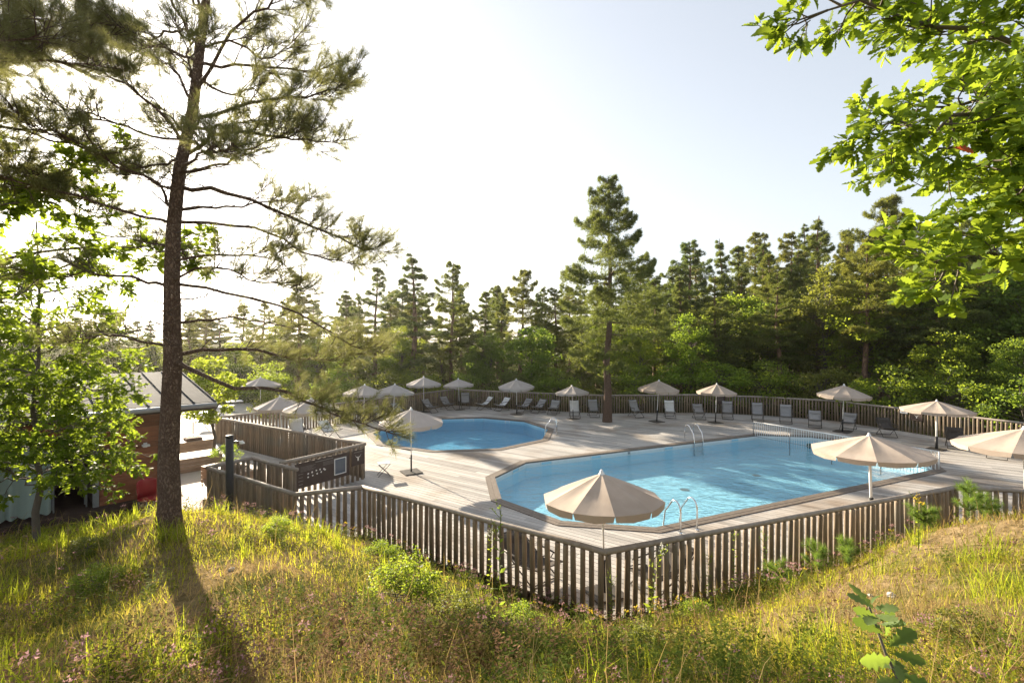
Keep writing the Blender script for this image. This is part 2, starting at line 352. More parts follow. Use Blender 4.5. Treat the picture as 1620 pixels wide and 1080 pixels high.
def H(x, y):
    x = np.atleast_1d(np.asarray(x, float)); y = np.atleast_1d(np.asarray(y, float))
    d = np.sqrt((x[:, None] - CP[None, :, 0]) ** 2 + (y[:, None] - CP[None, :, 1]) ** 2)
    near = _phi(d) @ _W[:-1] + _W[-1]
    near += .035 * np.sin(x * 2.3 + 1) * np.sin(y * 2.9) + .02 * np.sin(x * 5.1) * np.sin(y * 4.7 + 2)
    far = sstep(y, 36, 95) * (3.0 + 11 * sstep(x, 0, 60)) + 3.0 * sstep(x, 26, 60) * sstep(y, 5, 40)
    w = sstep(np.hypot(x, y - 12), 24, 34)
    h = near * (1 - w) + far * w
    ins = in_poly(x, y, _DP)
    return np.where(ins, np.minimum(h, -.30), h)
def Hs(x, y): return float(H(x, y)[0])
def graded(lo, hi, fine_lo, fine_hi, step):
    a = list(np.arange(fine_lo, fine_hi + 1e-6, step)); s, x = step, fine_hi
    while x < hi: s *= 1.25; x += s; a.append(x)
    s, x = step, fine_lo; b = []
    while x > lo: s *= 1.25; x -= s; b.append(x)
    return np.array(b[::-1] + a)
gx, gy = graded(-900, 900, -14, 16, .25), graded(-300, 1500, -3, 16, .25)
GX, GY = np.meshgrid(gx, gy); GZ = H(GX.ravel(), GY.ravel())
V = np.stack([GX.ravel(), GY.ravel(), GZ], 1); nx, ny = len(gx), len(gy)
# leave the pools open: no ground under the basins
idx = np.arange(nx * ny).reshape(ny, nx)
Fq = np.stack([idx[:-1, :-1], idx[:-1, 1:], idx[1:, 1:], idx[1:, :-1]], -1).reshape(-1, 4)
bp, sp = np.array(big_pool(3.9)), np.array(small_pool(4.75))
dip = in_poly(V[:, 0], V[:, 1], bp * 1.0) | in_poly(V[:, 0], V[:, 1], sp)
def grow_poly(P, d): c = np.mean(P, 0); return [p + (p - c) / np.linalg.norm(p - c) * d for p in P]
dip = in_poly(V[:, 0], V[:, 1], grow_poly(bp, 1.2)) | in_poly(V[:, 0], V[:, 1], grow_poly(sp, 1.2))
V[dip, 2] = -2.2
gm = np_mesh('ground', V, Fq); gm.polygons.foreach_set('use_smooth', [True] * len(gm.polygons))
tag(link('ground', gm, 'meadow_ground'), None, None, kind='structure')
tp = MB().prism([(-8.4, 12.6), (-7.9, 13.1), (-13.2, 21.8), (-11.4, 24.4), (-8.6, 28.8), (-14, 36), (-34, 36), (-34, 22), (-14, 17), (-11, 14.5), (-9.9, 12.6)], -.3, -.015)
tag(tp.build('terrace_paving', 'terrace'), None, None, kind='structure')
# ------------------------------------------------------------------ deck boards, cut round both pools
deck = tag(bpy.data.objects.new('deck', None), None, None, kind='structure'); COL.objects.link(deck)
da = R(PLANK_ANG); dd = np.array([math.cos(da), math.sin(da)]); de = np.array([-math.sin(da), math.cos(da)])
holes = [big_pool(3.72 + .30), small_pool(4.45 + .30)]
def cross_at(v):
    xs = []
    for P in [DECK] + holes:
        P = [np.asarray(p, float) for p in P]
        for i in range(len(P)):
            a, b = P[i], P[(i + 1) % len(P)]; va, vb = a @ de, b @ de
            if (va > v) != (vb > v): t = (v - va) / (vb - va); xs.append((a + (b - a) * t) @ dd)
    return sorted(xs)
vs = [np.asarray(p) @ de for p in DECK]; v = min(vs) + .004; boards = []; BW, GAP = .145, .013
row = 0
while v < max(vs):
    x0, x1 = cross_at(v + .002), cross_at(v + BW - .002)
    if len(x0) != len(x1): m = cross_at(v + BW / 2); x0 = x1 = m
    for i in range(0, len(x0) - 1, 2):
        a0, a1, b0, b1 = x0[i], x1[i], x0[i + 1], x1[i + 1]
        if abs(a0 - a1) > .9 or abs(b0 - b1) > .9: a0 = a1 = max(a0, a1); b0 = b1 = min(b0, b1)
        if min(b0, b1) - max(a0, a1) < .1: continue
        cuts = []; x = max(a0, a1) + (1.1 + (row * 1.37) % 3.4)
        while x < min(b0, b1) - .5: cuts.append(x); x += 3.6
        ed = [(a0, a1)] + [(c, c) for c in cuts] + [(b0, b1)]
        for q in range(len(ed) - 1):
            l0, l1 = ed[q]; r0, r1 = ed[q + 1]; g = .002 if q else 0
            boards.append((v, l0 + g, l1 + g, r0 - .002, r1 - .002))
    v += BW + GAP; row += 1
def board_corners(b):
    v, l0, l1, r0, r1 = b
    return [dd * l0 + de * v, dd * r0 + de * v, dd * r1 + de * (v + BW), dd * l1 + de * (v + BW)]
def vis(b):
    c = np.mean(board_corners(b), 0)
    return abs(c[0]) < 1.04 * c[1] and c[1] > 8.2
seen = sorted([b for b in boards if vis(b)], key=lambda b: np.hypot(*np.mean(board_corners(b), 0)))
single, rest = seen[:300], seen[300:] + [b for b in boards if not vis(b)]
for b in single:
    # built in a local frame whose x runs along the board, so the grain follows it
    c = np.mean(board_corners(b), 0); mb = MB(); dz = random.uniform(-.0015, .0015)
    P = [((q - c) @ dd, (q - c) @ de) for q in board_corners(b)]
    mb.prism(P, -.028, dz); mb.build('plank', 'deck_wood', deck, (c[0], c[1], 0), da)
mb = MB()
for b in rest:
    P = [(q @ dd, q @ de) for q in board_corners(b)]; mb.prism(P, -.028, random.uniform(-.0015, .0015))
o = mb.build('planking', 'deck_wood', deck, (0, 0, 0), da); o['kind'] = 'stuff'
ub = MB()      # joists below, so that the joints look dark
ring = [p for p in DECK]
for k in np.arange(min(np.asarray(p) @ dd for p in DECK), max(np.asarray(p) @ dd for p in DECK), .6):
    xs = []
    for P in [DECK] + holes:
        P = [np.asarray(p, float) for p in P]
        for i in range(len(P)):
            a, b = P[i], P[(i + 1) % len(P)]; va, vb = a @ dd, b @ dd
            if (va > k) != (vb > k): xs.append((a + (b - a) * (k - va) / (vb - va)) @ de)
    xs.sort()
    for i in range(0, len(xs) - 1, 2):
        c = dd * k + de * (xs[i] + xs[i + 1]) / 2; ub.box((c[0], c[1], -.105), (.06, xs[i + 1] - xs[i] - .02, .15), da)
o = ub.build('joists', 'dark_wood', deck); o['kind'] = 'stuff'
# ------------------------------------------------------------------ pools
def pool(name, label, polyf, r_in, depth, liner, water, wl, skim, drains):
    root = thing(name, label, 'pool', (0, 0, 0)); P = polyf(r_in); Q1 = polyf(r_in + .148); Q2 = polyf(r_in + .295); n = len(P)
    for k in range(n):
        j = (k + 1) % n
        for (a, b, zz) in ((P, Q1, .022), (Q1, Q2, .018)):
            L = a[j] - a[k]; L = L / np.linalg.norm(L) * .002
            nrm = np.array([L[1], -L[0]]) / .002; nrm = nrm if nrm @ (b[k] - a[k]) > 0 else -nrm
            q = [a[k] + L - nrm * (.03 if a is P else -.002), a[j] - L - nrm * (.03 if a is P else -.002), b[j] - L - nrm * .002, b[k] + L - nrm * .002]
            MB().prism(q, -.035, zz).build('coping_board', 'coping_wood', root)
    mb = MB(); Pb = polyf(r_in - .25)
    for k in range(n):
        j = (k + 1) % n
        mb.poly([(*P[j], -.036), (*P[k], -.036), (*P[k], -depth), (*P[j], -depth)])
    mb.poly([(*p, -depth) for p in P]); mb.build('basin', liner, root)
    MB().poly([(*p, wl) for p in P]).build('water', water, root)
    Wb = polyf(r_in - .006)
    for k in range(n):
        j = (k + 1) % n; MB().poly([(*Wb[j], -.037), (*Wb[k], -.037), (*Wb[k], wl - .10), (*Wb[j], wl - .10)]).build('waterline_band', 'plastic_white' if liner == 'pool_liner' else 'pool_liner', root)
    for (a_, b_) in drains: MB().lathe([(0, .006), (.14, .006), (.16, 0)], 16, (a_, b_, -depth + .002)).build('floor_drain', 'grey_metal', root)
    for (k, t, w) in skim:
        a, b = P[k], P[(k + 1) % n]; c = a + (b - a) * t; L = (b - a) / np.linalg.norm(b - a); inn = np.array([-L[1], L[0]])
        cen = np.mean(P, 0); inn = inn if inn @ (cen - c) > 0 else -inn
        m = MB(); an = math.atan2(L[1], L[0]); hh = .13 if w > .25 else .16
        for (ox, oz, sx, sz) in ((0, hh / 2 - .012, w, .024), (0, -hh / 2 + .012, w, .024), (-w / 2 + .014, 0, .028, hh - .05), (w / 2 - .014, 0, .028, hh - .05)):
            q = c + L * ox + inn * .012; m.box((q[0], q[1], -.105 + oz), (sx, .022, sz), an)
        f = m.build('skimmer', 'plastic_white', root)
        q = c + inn * .004; MB().box((q[0], q[1], -.105), (w - .06, .006, hh - .052), an).build('skimmer_opening', 'grey_metal' if w < .25 else 'pool_liner', f)
    return root
pool('swimming_pool', 'long blue swimming pool with many-sided ends in the front part of the deck', big_pool, 3.72, .6, 'pool_liner', 'pool_water', -.11,
     [(9, .93, .5), (9, .75, .5), (9, .62, .2), (9, .45, .5), (9, .13, .5), (0, .35, .5), (4, .3, .5)], [(6.0, 16.8), (9.4, 18.6)])
pool('round_pool', 'smaller many-sided blue pool at the back left of the deck', small_pool, 4.45, .75, 'pool_liner_deep_shaded', 'pool_water_deep', -.13, [(2, .3, .55), (1, .4, .3)], [(-2.6, 23.2)])
# ------------------------------------------------------------------ fences: each one a run of half-round palings under a round rail
pal = MB().tube([(0, 0, -.25), (0, 0, 1.02), (0, 0, 1.085)], [.05, .047, .045], 7).mesh('paling', True)
pal.materials.append(MATS['fence_wood'])
def fence(name, label, pts, pitch=.163, top=1.15, zmin=None, skip=None):
    root = thing(name, label, 'fence', (*pts[0], 0), group='half-round timber fences round the pool deck')
    for i in range(len(pts) - 1):
        a, b = np.array(pts[i], float), np.array(pts[i + 1], float); L = np.linalg.norm(b - a); n = max(1, int(round(L / pitch))); u = (b - a) / L
        for k in range(n):
            p = a + (b - a) * (k + .5) / n - np.array(pts[0]); o = link('paling', pal, None, root, (p[0], p[1], random.uniform(-.006, .006)), random.uniform(0, 6))
            o.rotation_euler = (R(random.gauss(0, .6)), R(random.gauss(0, .6)), random.uniform(0, 6)); s = random.uniform(.92, 1.08); o.scale = (s, s, 1)
        q0, q1 = a - np.array(pts[0]) - u * .03, b - np.array(pts[0]) + u * .03; nn = max(2, int(L / .8)); path = []
        for k in range(nn + 1):
            q = q0 + (q1 - q0) * k / nn; path.append((q[0] + random.uniform(-.006, .006), q[1] + random.uniform(-.006, .006), top - .018 + random.uniform(-.007, .007)))
        MB().tube(path, [.052 + random.uniform(-.003, .003) for _ in path], 10).build('top_rail', 'rail_wood', root, smooth=True)
    return root
fence('timber_fence', 'near timber fence below the front umbrella, with the corner pointing at the camera', [D2, E0, F0, G0])
fence('timber_fence', 'short bent timber fence in front of the sign board, beside the black shower post', [C0, D0, D1, D2])
fence('timber_fence', 'short dark fence end just left of the sign board, behind the shower post', [(C0[0] + .12, C0[1] - .07), C1])
fence('timber_fence', 'dark close-set timber fence running back beside the terrace on the left', [A0, A1], pitch=.15)
fence('timber_fence', 'short fence panel run that carries the brown sign board', [A1, B0], pitch=.2)
fence('timber_fence', 'back left timber fence behind the round pool', [A0, (-11.2, 24.2), (-8.3, 28.4), (-4.1, 34.6)])
fence('timber_fence', 'long back timber fence behind the row of deck chairs', [(-4.1, 34.6), (-.5, 32.8), (5.75, 30.6), (12.1, 31.0)])
fence('timber_fence', 'right back timber fence under the leafy trees', [(12.1, 31.0), (15.6, 29.8), (18.5, 27.8), (19.9, 24.3), (21.4, 20.2), (22.6, 16.0)])
# ------------------------------------------------------------------ parasols
def make_parasol(rad=1.1, apex=2.22, rise=.46, pole_r=.019, fabric='canopy', n=10):
    root = thing('parasol', '', 'parasol')
    MB().tube([(0, 0, .03), (0, 0, apex - .02)], pole_r, 10).build('pole', 'white_metal', root, smooth=True)
    MB().tube([(0, 0, .03), (0, 0, .62)], pole_r * 1.7, 10).tube([(-.07, 0, .5), (0, 0, .5)], .014, 6).build('sleeve', 'black_metal', root, smooth=True)
    MB().box((0, 0, .022), (.62, .62, .03), R(20)).build('base_plate', 'dark_frame', root)
    MB().lathe([(.0, .075), (.018, .07), (.03, .045), (.036, .02), (.05, 0), (.06, -.02)], 12, (0, 0, apex)).build('finial', 'white_metal', root, smooth=True)
    h = math.pi / n; pm = MB(); nr, na = 6, 4
    for i in range(nr + 1):
        r = .03 + (rad - .03) * i / nr
        for k in range(na + 1):
            a = -h + 2 * h * k / na; rr = r * math.cos(h) / math.cos(a); edge = 1 - abs(2 * k / na - 1)
            z = apex - rise * (r / rad) ** 1.06 - .035 * edge * math.sin(math.pi * min(1, r / rad * .85)) + .0
            pm.v.append((rr * math.cos(a), rr * math.sin(a), z))
    for i in range(nr):
        for k in range(na): q = i * (na + 1) + k; pm.f.append((q, q + 1, q + na + 2, q + na + 1))
    pme = pm.mesh('canopy_panel', True); pme.materials.append(MATS[fabric])
    vm = MB(); e0 = nr * (na + 1)
    for k in range(na + 1):
        x, y, z = pm.v[e0 + k]; f = abs(2 * k / na - 1); inset = .93 if f > .9 else 1.0
        vm.v += [(x, y, z), (x * .985 + .0, y * inset * .985, z - .135 + .02 * f)]
    for k in range(na): vm.f.append((2 * k, 2 * k + 1, 2 * k + 3, 2 * k + 2))
    vme = vm.mesh('valance', True); vme.materials.append(MATS[fabric])
    rb = MB().tube([(.03, 0, apex - .035), (rad * .98, 0, apex - rise - .02)], .007, 5)
    rbm = rb.mesh('rib'); rbm.materials.append(MATS['white_metal'])
    sm = MB().tube([(.03, 0, apex - .5), (rad * .5, 0, apex - rise * .52 - .03)], .005, 4).mesh('strut'); sm.materials.append(MATS['white_metal'])
    for k in range(n):
        a = 2 * h * k
        p = link('canopy_panel', pme, None, root, (0, 0, 0), a); link('valance', vme, None, p)
        r = link('rib', rbm, None, root, (0, 0, 0), a + h); link('strut', sm, None, r)
    return root
pA, pB = make_parasol(), make_parasol(1.13, 2.2, .44, .017, 'canopy_grey')
pC = make_parasol(1.42, 2.32, .42, .036, 'canopy')
PAR = [(pA, 1.67, 8.72, 0, 'beige parasol in the near corner of the deck, closest to the camera', 1.0),
 (pC, 9.15, 12.3, .1, 'big beige parasol on a thick white pole in front of the long pool', .93),
 (pC, 13.1, 12.3, .3, 'beige parasol cut off by the right edge of the picture'),
 (pB, -3.5, 16.8, .2, 'pale grey parasol between the sign board and the round pool'),
 (pC, 17.9, 20.4, .15, 'brownish parasol by the right fence beside the dark deck chairs', .88),
 (pA, 16.6, 24.3, .3, 'beige parasol by the right back fence, in front of the leafy trees', 1.06),
 (pA, 11.4, 27.1, .0, 'beige parasol behind the far ladder of the long pool', .97),
 (pA, 8.2, 27.4, .2, 'beige parasol just right of the lone tall pine', 1.05),
 (pB, 3.6, 28.4, .1, 'low parasol just left of the lone tall pine', .88),
 (pB, .3, 30.1, .25, 'grey parasol behind the round pool, nearest its ladder side', 1.0),
 (pB, -3.5, 32.2, .1, 'grey parasol in the far back corner of the fence', .93),
 (pB, -5.7, 31.2, .2, 'grey parasol second from the far back corner of the fence', 1.02),
 (pB, -6.6, 26.8, .0, 'pale parasol by the back left fence, right one of an overlapping pair', .98),
 (pB, -8.0, 26.0, .2, 'pale parasol by the back left fence, left one of an overlapping pair', 1.0),
 (pB, -8.3, 20.0, .3, 'sunlit parasol behind the dark fence, partly hidden by pine twigs', 1.0),
 (pB, -10.3, 21.6, .1, 'sunlit parasol at the left end behind the dark fence', .95),
 (pB, -15.6, 30.0, .2, 'distant parasol on the terrace beyond the back left fence', 1.05)]
used = set()
for P in PAR:
    pr, x, y, a, lab = P[:5]; s = P[5] if len(P) > 5 else 1.0
    o = copy_tree(pr) if pr in used else pr; used.add(pr); o.location = (x, y, .004); o['label'] = lab; o['group'] = 'parasols on the pool deck'
    o.rotation_euler = (R(random.gauss(0, 1.6)), R(random.gauss(0, 1.6)), a); o.scale = (s, s, s * (.965 if y < 9 else 1))
bpy.context.view_layer.update()
# ------------------------------------------------------------------ deck chairs (front of the seat looks along local -Y)
def make_chair(fabric, recline):
    root = thing('deck_chair', '', 'deck chair'); w = .29
    if recline: prof = [(.62, .80), (.56, .80), (.40, .60), (.22, .43), (.02, .345), (-.20, .35), (-.42, .42), (-.52, .465)]
    else: prof = [(.44, .98), (.39, .965), (.30, .78), (.20, .56), (.06, .38), (-.12, .335), (-.34, .38), (-.48, .43)]
    mb = MB()
    for (y, z) in prof:
        for x in (-w + .02, -.1, .1, w - .02): mb.v.append((x, y, z - (.02 if abs(x) < .2 else 0)))
    k = len(prof)
    for i in range(k - 1):
        for j in range(3): mb.f.append((4 * i + j, 4 * i + j + 1, 4 * i + j + 5, 4 * i + j + 4))
    me = mb.mesh('sling', True); me.materials.append(MATS[fabric]); sl_ = link('sling', me, None, root)
    sm = sl_.modifiers.new('thick', 'SOLIDIFY'); sm.thickness = .012
    hy, hz = prof[1]; hy2, hz2 = prof[2]
    hb = MB()
    for t, th in ((.06, .012), (.3, .045), (.62, .05), (.88, .012)):
        y, z = hy + (hy2 - hy) * t, hz + (hz2 - hz) * t; ny, nz = -(hz - hz2), (hy - hy2); l = math.hypot(ny, nz); ny, nz = ny / l, nz / l
        for x in (-w + .05, w - .05): hb.v += [(x, y + ny * th, z + nz * th)]
    hb.f = [(0, 1, 3, 2), (2, 3, 5, 4), (4, 5, 7, 6), (0, 2, 4, 6), (1, 7, 5, 3)]; hb.build('headrest', fabric, root)
    fr = 'dark_frame'; y0, z0 = prof[0]; ys, zs = prof[-1]
    for s in (-1, 1):
        MB().tube([(s * w, y0, z0), (s * w, .30, .52 if recline else .66), (s * w, -.02, .27), (s * w, -.38, .02)], .014, 6).build('back_rail', fr, root, smooth=True)
        MB().tube([(s * w, ys, zs), (s * w, -.1, .40), (s * w, .22, .20), (s * w, .46, .02)], .014, 6).build('seat_rail', fr, root, smooth=True)
        MB().tube([(s * (w + .035), .36, .60 if recline else .72), (s * (w + .035), .1, .57), (s * (w + .035), -.30, .55)], [.012, .02, .018], 6).build('armrest', fr, root, smooth=True)
        MB().tube([(s * (w + .03), -.26, .55), (s * (w + .015), -.2, .40)], .010, 5).build('arm_support', fr, root)
    MB().tube([(-w, -.38, .016), (w, -.38, .016)], .014, 6).build('foot_bar', fr, root)
    MB().tube([(-w, .46, .016), (w, .46, .016)], .014, 6).build('foot_bar', fr, root)
    MB().tube([(-w, y0, z0), (w, y0, z0)], .013, 6).build('head_bar', fr, root)
    MB().tube([(-w, ys, zs), (w, ys, zs)], .013, 6).build('seat_bar', fr, root)
    return root
CH = {(f, r): make_chair('sling_' + f, r) for f, r in (('grey', 0), ('grey', 1), ('white', 0), ('white', 1), ('dark', 1))}
CHAIRS = [('grey', 1, -7.5, 27.7, 60, 'grey deck chair at the back left fence, nearest the camera of that side'),
 ('grey', 1, -6.7, 29.1, 55, 'grey deck chair at the back left fence, under the overlapping parasols'),
 ('grey', 1, -5.2, 31.0, 50, 'reclined grey deck chair at the back left fence, second from the far corner'),
 ('grey', 1, -4.3, 32.4, 45, 'reclined grey deck chair at the back left fence, next to the far corner'),
 ('grey', 0, -3.2, 33.2, 5, 'upright grey deck chair right in the far corner of the fence'),
 ('white', 1, -1.9, 32.4, -55, 'white deck chair turned sideways, left one of two near the far corner'),
 ('white', 1, -.7, 31.9, -50, 'white deck chair turned sideways, right one of two near the far corner'),
 ('grey', 1, .75, 31.3, -45, 'grey deck chair standing behind the parasol pole at the round pool'),
 ('grey', 1, 1.65, 30.9, -40, 'grey deck chair at the back fence, right of a parasol pole behind the round pool'),
 ('grey', 1, 2.6, 30.3, -25, 'grey deck chair left of the low parasol by the lone pine'),
 ('white', 0, 3.75, 28.9, 0, 'pale upright deck chair in front of the low parasol by the lone pine'),
 ('grey', 0, 4.95, 29.3, 0, 'grey deck chair half hidden behind the trunk of the lone pine'),
 ('grey', 0, 7.5, 29.2, 25, 'dark grey deck chair between the lone pine and the parasol right of it'),
 ('white', 0, 9.44, 28.9, -12, 'pale deck chair just right of the parasol beside the lone pine'),
 ('grey', 1, 11.0, 28.4, -12, 'low grey deck chair behind the far ladder of the long pool'),
 ('grey', 0, 12.7, 28.5, -18, 'grey deck chair right of the parasol behind the far ladder'),
 ('grey', 0, 14.12, 27.8, -24, 'grey deck chair behind the left end of the pool barrier'),
 ('grey', 0, 15.29, 27.0, -26, 'grey deck chair, second to the right of the pool barrier end'),
 ('grey', 1, 16.1, 25.7, -28, 'low grey deck chair left of the parasol by the right back fence'),
 ('grey', 1, 17.3, 24.9, -45, 'grey deck chair under the parasol by the right back fence'),
 ('dark', 1, 18.0, 23.2, -20, 'dark brown deck chair below the white notice on the right fence'),
 ('dark', 1, 18.9, 20.6, -40, 'dark brown deck chair under the brownish parasol by the right fence'),
 ('white', 1, 19.0, 18.9, -55, 'cream deck chair at the far right behind the cut-off parasol'),
 ('dark', 1, .35, 9.45, 35, 'dark deck chair seen through the near fence, left of the front parasol'),
 ('dark', 1, 2.75, 9.0, -60, 'dark deck chair seen through the near fence, right of the front parasol'),
 ('white', 0, -9.8, 22.1, 35, 'pale deck chair behind the dark fence, left of the pine twigs'),
 ('white', 1, -8.5, 22.6, 60, 'pale deck chair behind the dark fence, among the pine twigs')]
used = set()
for f, r, x, y, a, lab in CHAIRS:
    o = CH[f, r]; o = copy_tree(o) if (f, r) in used else o; used.add((f, r)); o.location = (x, y, .004); o.rotation_euler = (0, 0, R(a + random.uniform(-4, 4)))
    o['label'] = lab; o['group'] = 'deck chairs round the pools'
    if y < 12: o.scale = (1.12, 1.12, .78)
st = thing('folding_stool', 'small folding stool with thin crossed legs near the sign board', 'stool', (-4.35, 16.4, .004), .4)
MB().box((0, 0, .43), (.40, .34, .018)).build('seat', 'sling_white', st)
for s in (-1, 1):
    MB().tube([(-.2, s * .15, .01), (.2, s * .15, .42)], .009, 5).build('leg', 'dark_frame', st); MB().tube([(.2, s * .13, .01), (-.2, s * .13, .42)], .009, 5).build('leg', 'dark_frame', st)
# ------------------------------------------------------------------ ladders, barrier, ball
def ladder(label, p, face):      # face: direction (degrees) from the deck towards the water
    root = thing('pool_ladder', label, 'ladder', (p[0], p[1], .02), R(face), group='steel pool ladders')
    for s in (-.26, .26):
        arc = [(-.42, s, 0), (-.42, s, .50)] + [(-.24 - .18 * math.cos(R(t)), s, .50 + .22 * math.sin(R(t))) for t in range(30, 151, 20)] + [(.10, s, .38), (.16, s, .05), (.17, s, -.58)]
        MB().tube(arc, .021, 9).build('handrail', 'steel', root, smooth=True)
        MB().lathe([(.05, 0), (.05, .012), (.022, .03)], 12, (-.42, s, .0)).build('foot_flange', 'steel', root)
    for z in (-.2, -.42): MB().box((.17, 0, z), (.075, .52, .025)).build('tread', 'steel', root)
def edge_pt(P, k, t): a, b = P[k], P[(k + 1) % len(P)]; return a + (b - a) * t
BP = big_pool(3.72); SP = small_pool(4.45)
far_in = math.degrees(UA) - 90
q = 16.85 * U + (12.73 + 3.54 + .1) * N; ladder('steel ladder on the far side of the long pool', q, far_in)
q = 8.7 * U + (12.73 - 3.54 - .1) * N; ladder('steel ladder at the near edge of the long pool by the front parasol', q, far_in + 180)
q = edge_pt(SP, 9, .55); c_ = np.array([-2.5, 24.5]) - q; ladder('steel ladder on the right side of the round pool', q - c_ / np.linalg.norm(c_) * .1, math.degrees(math.atan2(c_[1], c_[0])))
b0, b1 = 20.55 * U + (12.73 + 3.6) * N, 20.9 * U + (12.73 - 3.62) * N
br = thing('pool_barrier', 'light metal railing with thin upright bars across the far end of the long pool', 'railing', (*b0, 0))
bd = b1 - b0; Lb = np.linalg.norm(bd); nb = int(Lb / .105)
MB().tube([(0, 0, .66), (*bd, .66)], .024, 8).build('top_rail', 'white_metal', br, smooth=True)
MB().tube([(0, 0, -.03), (*bd, -.03)], .014, 6).build('bottom_rail', 'grey_metal', br)
barm = MB().tube([(0, 0, -.3), (0, 0, .65)], .010, 5).mesh('bar'); barm.materials.append(MATS['white_metal'])
for k in range(nb + 1):
    p = bd * k / nb
    if k % 17 == 0: MB().tube([(0, 0, -.59 if 0 < k < nb else 0), (0, 0, .66)], .021, 8).build('post', 'grey_metal', br, (*p, 0), smooth=True)
    else: link('bar', barm, None, br, (*p, 0))
MB().tube([(*bd, 0), (*bd, .66)], .024, 8).build('post', 'white_metal', br, smooth=True)
bl = MB().lathe([(.115 * math.sin(R(t)), -.115 * math.cos(R(t))) for t in range(0, 181, 15)], 20).build('ball', 'ball_green', None, (13.1, 21.3, -.04), smooth=True)
tag(bl, 'dark green ball floating on the pool behind the railing', 'ball')
# ------------------------------------------------------------------ entrance sign board
def bull_mark(mb, cx, cz, s, y=0):
    """white horned-head emblem: two horns spreading over a narrow muzzle"""
    def sh(*p): mb.poly([(cx + a * s, y, cz + b * s) for a, b in p])
    sh((-.10, .10), (-.30, .12), (-.48, .40), (-.40, .22), (-.26, .02), (-.12, 0)); sh((.12, 0), (.26, .02), (.40, .22), (.48, .40), (.30, .12), (.10, .10))
    sh((-.12, 0), (.12, 0), (.10, .10), (0, .02), (-.10, .10)); sh((-.12, -.01), (-.09, -.42), (.09, -.42), (.12, -.01)); return mb
va = np.array(B0) - np.array(A1); Lp = np.linalg.norm(va); va /= Lp
# local x runs from B0 to A1 (left to right as seen from the camera), -y faces the camera
sa = math.atan2(-va[1], -va[0])
sb = thing('sign_board', 'dark brown notice board with white print and a framed notice on the entrance fence', 'sign', (*B0, 0), sa)
MB().box((1.33, -.075, .66), (1.9, .022, .74)).build('board', 'sign_brown', sb)
tm = MB()
tm.box((1.35, -.0872, .955), (.62, .002, .024)); tm.build('title_line', 'print_grey', sb)
tm = MB()
for blk in ((.80, 5), (1.55, 4)):
    for k in range(blk[1]):
        w = .50 - .12 * ((k * 7) % 3) * .5; tm.box((blk[0] - .25 + w / 2, -.0872, .895 - k * .032), (w, .002, .009))
for k in range(4): tm.box((.56, -.0872, .70 - .1 * k), (.16 - .03 * (k % 2), .002, .014))
tm.build('text_lines', 'print_grey', sb)
tm = MB(); pr_ = random.Random(5)
for k, (x, z) in enumerate([(.80, .66), (.80, .56), (.93, .68), (.95, .58), (1.07, .70), (1.10, .60), (1.20, .70), (1.24, .62), (1.33, .69), (1.37, .66)]):
    pts = [(x + .035 * (.6 + .5 * pr_.random()) * math.cos(t), -.0872, z + .03 * (.6 + .5 * pr_.random()) * math.sin(t)) for t in np.linspace(0, 5.6, 7)]; tm.poly(pts)
tm.build('pictograms', 'print_white', sb)
MB().box((1.92, -.089, .655), (.40, .006, .46)).build('notice', 'glass_dark', sb)
fm = MB()
for (x, z, sx, sz) in ((1.92, .895, .44, .022), (1.92, .415, .44, .022), (1.711, .655, .022, .458), (2.129, .655, .022, .458)): fm.box((x, -.094, z), (sx, .02, sz))
fm.build('notice_frame', 'white_metal', sb)
s2 = thing('emblem_sign', 'square brown sign with a white horned emblem at the right end of the entrance fence', 'sign', (*B0, 0), sa)
MB().box((2.62, -.075, .78), (.50, .022, .50)).build('panel', 'sign_brown', s2)
bull_mark(MB(), 2.62, .78, .26, -.0872).build('emblem', 'print_white', s2)
MB().box((2.62, -.0872, .955), (.34, .002, .022)).build('text_line', 'print_grey', s2)
def fence_sign(label, p, ang, w, h, z, mark):
    r_ = thing('fence_sign', label, 'sign', (*p, 0), R(ang)); MB().box((0, -.075, z), (w, .02, h)).build('panel', 'sign_brown' if mark != 'white' else 'plastic_white', r_)
    if mark == 'emblem': bull_mark(MB(), 0, z - .03, .22, -.0862).build('emblem', 'print_white', r_); MB().box((0, -.0862, z + .13), (w * .7, .002, .02)).build('text_line', 'print_grey', r_)
    elif mark == 'white': MB().box((0, -.0862, z + .015), (w * .7, .002, .02)).box((0, -.0862, z - .025), (w * .5, .002, .014)).build('text_lines', 'print_grey', r_)
    else: MB().box((0, -.0862, z + .1), (w * .6, .002, .022)).box((0, -.0862, z + .02), (w * .7, .002, .012)).box((0, -.0862, z - .03), (w * .6, .002, .012)).build('text_lines', 'print_grey', r_)
fa = math.degrees(math.atan2(20.2 - 24.3, 21.4 - 19.9))
fence_sign('small white notice on the right fence', (19.86, 24.45), fa, .34, .16, 1.0, 'white')
fence_sign('brown sign with white horned emblem on the right fence', (20.05, 23.9), fa, .50, .48, .88, 'emblem')
fence_sign('brown text sign on the back fence behind the far ladder', (13.2, 30.62), -19, .55, .5, .85, 'text')
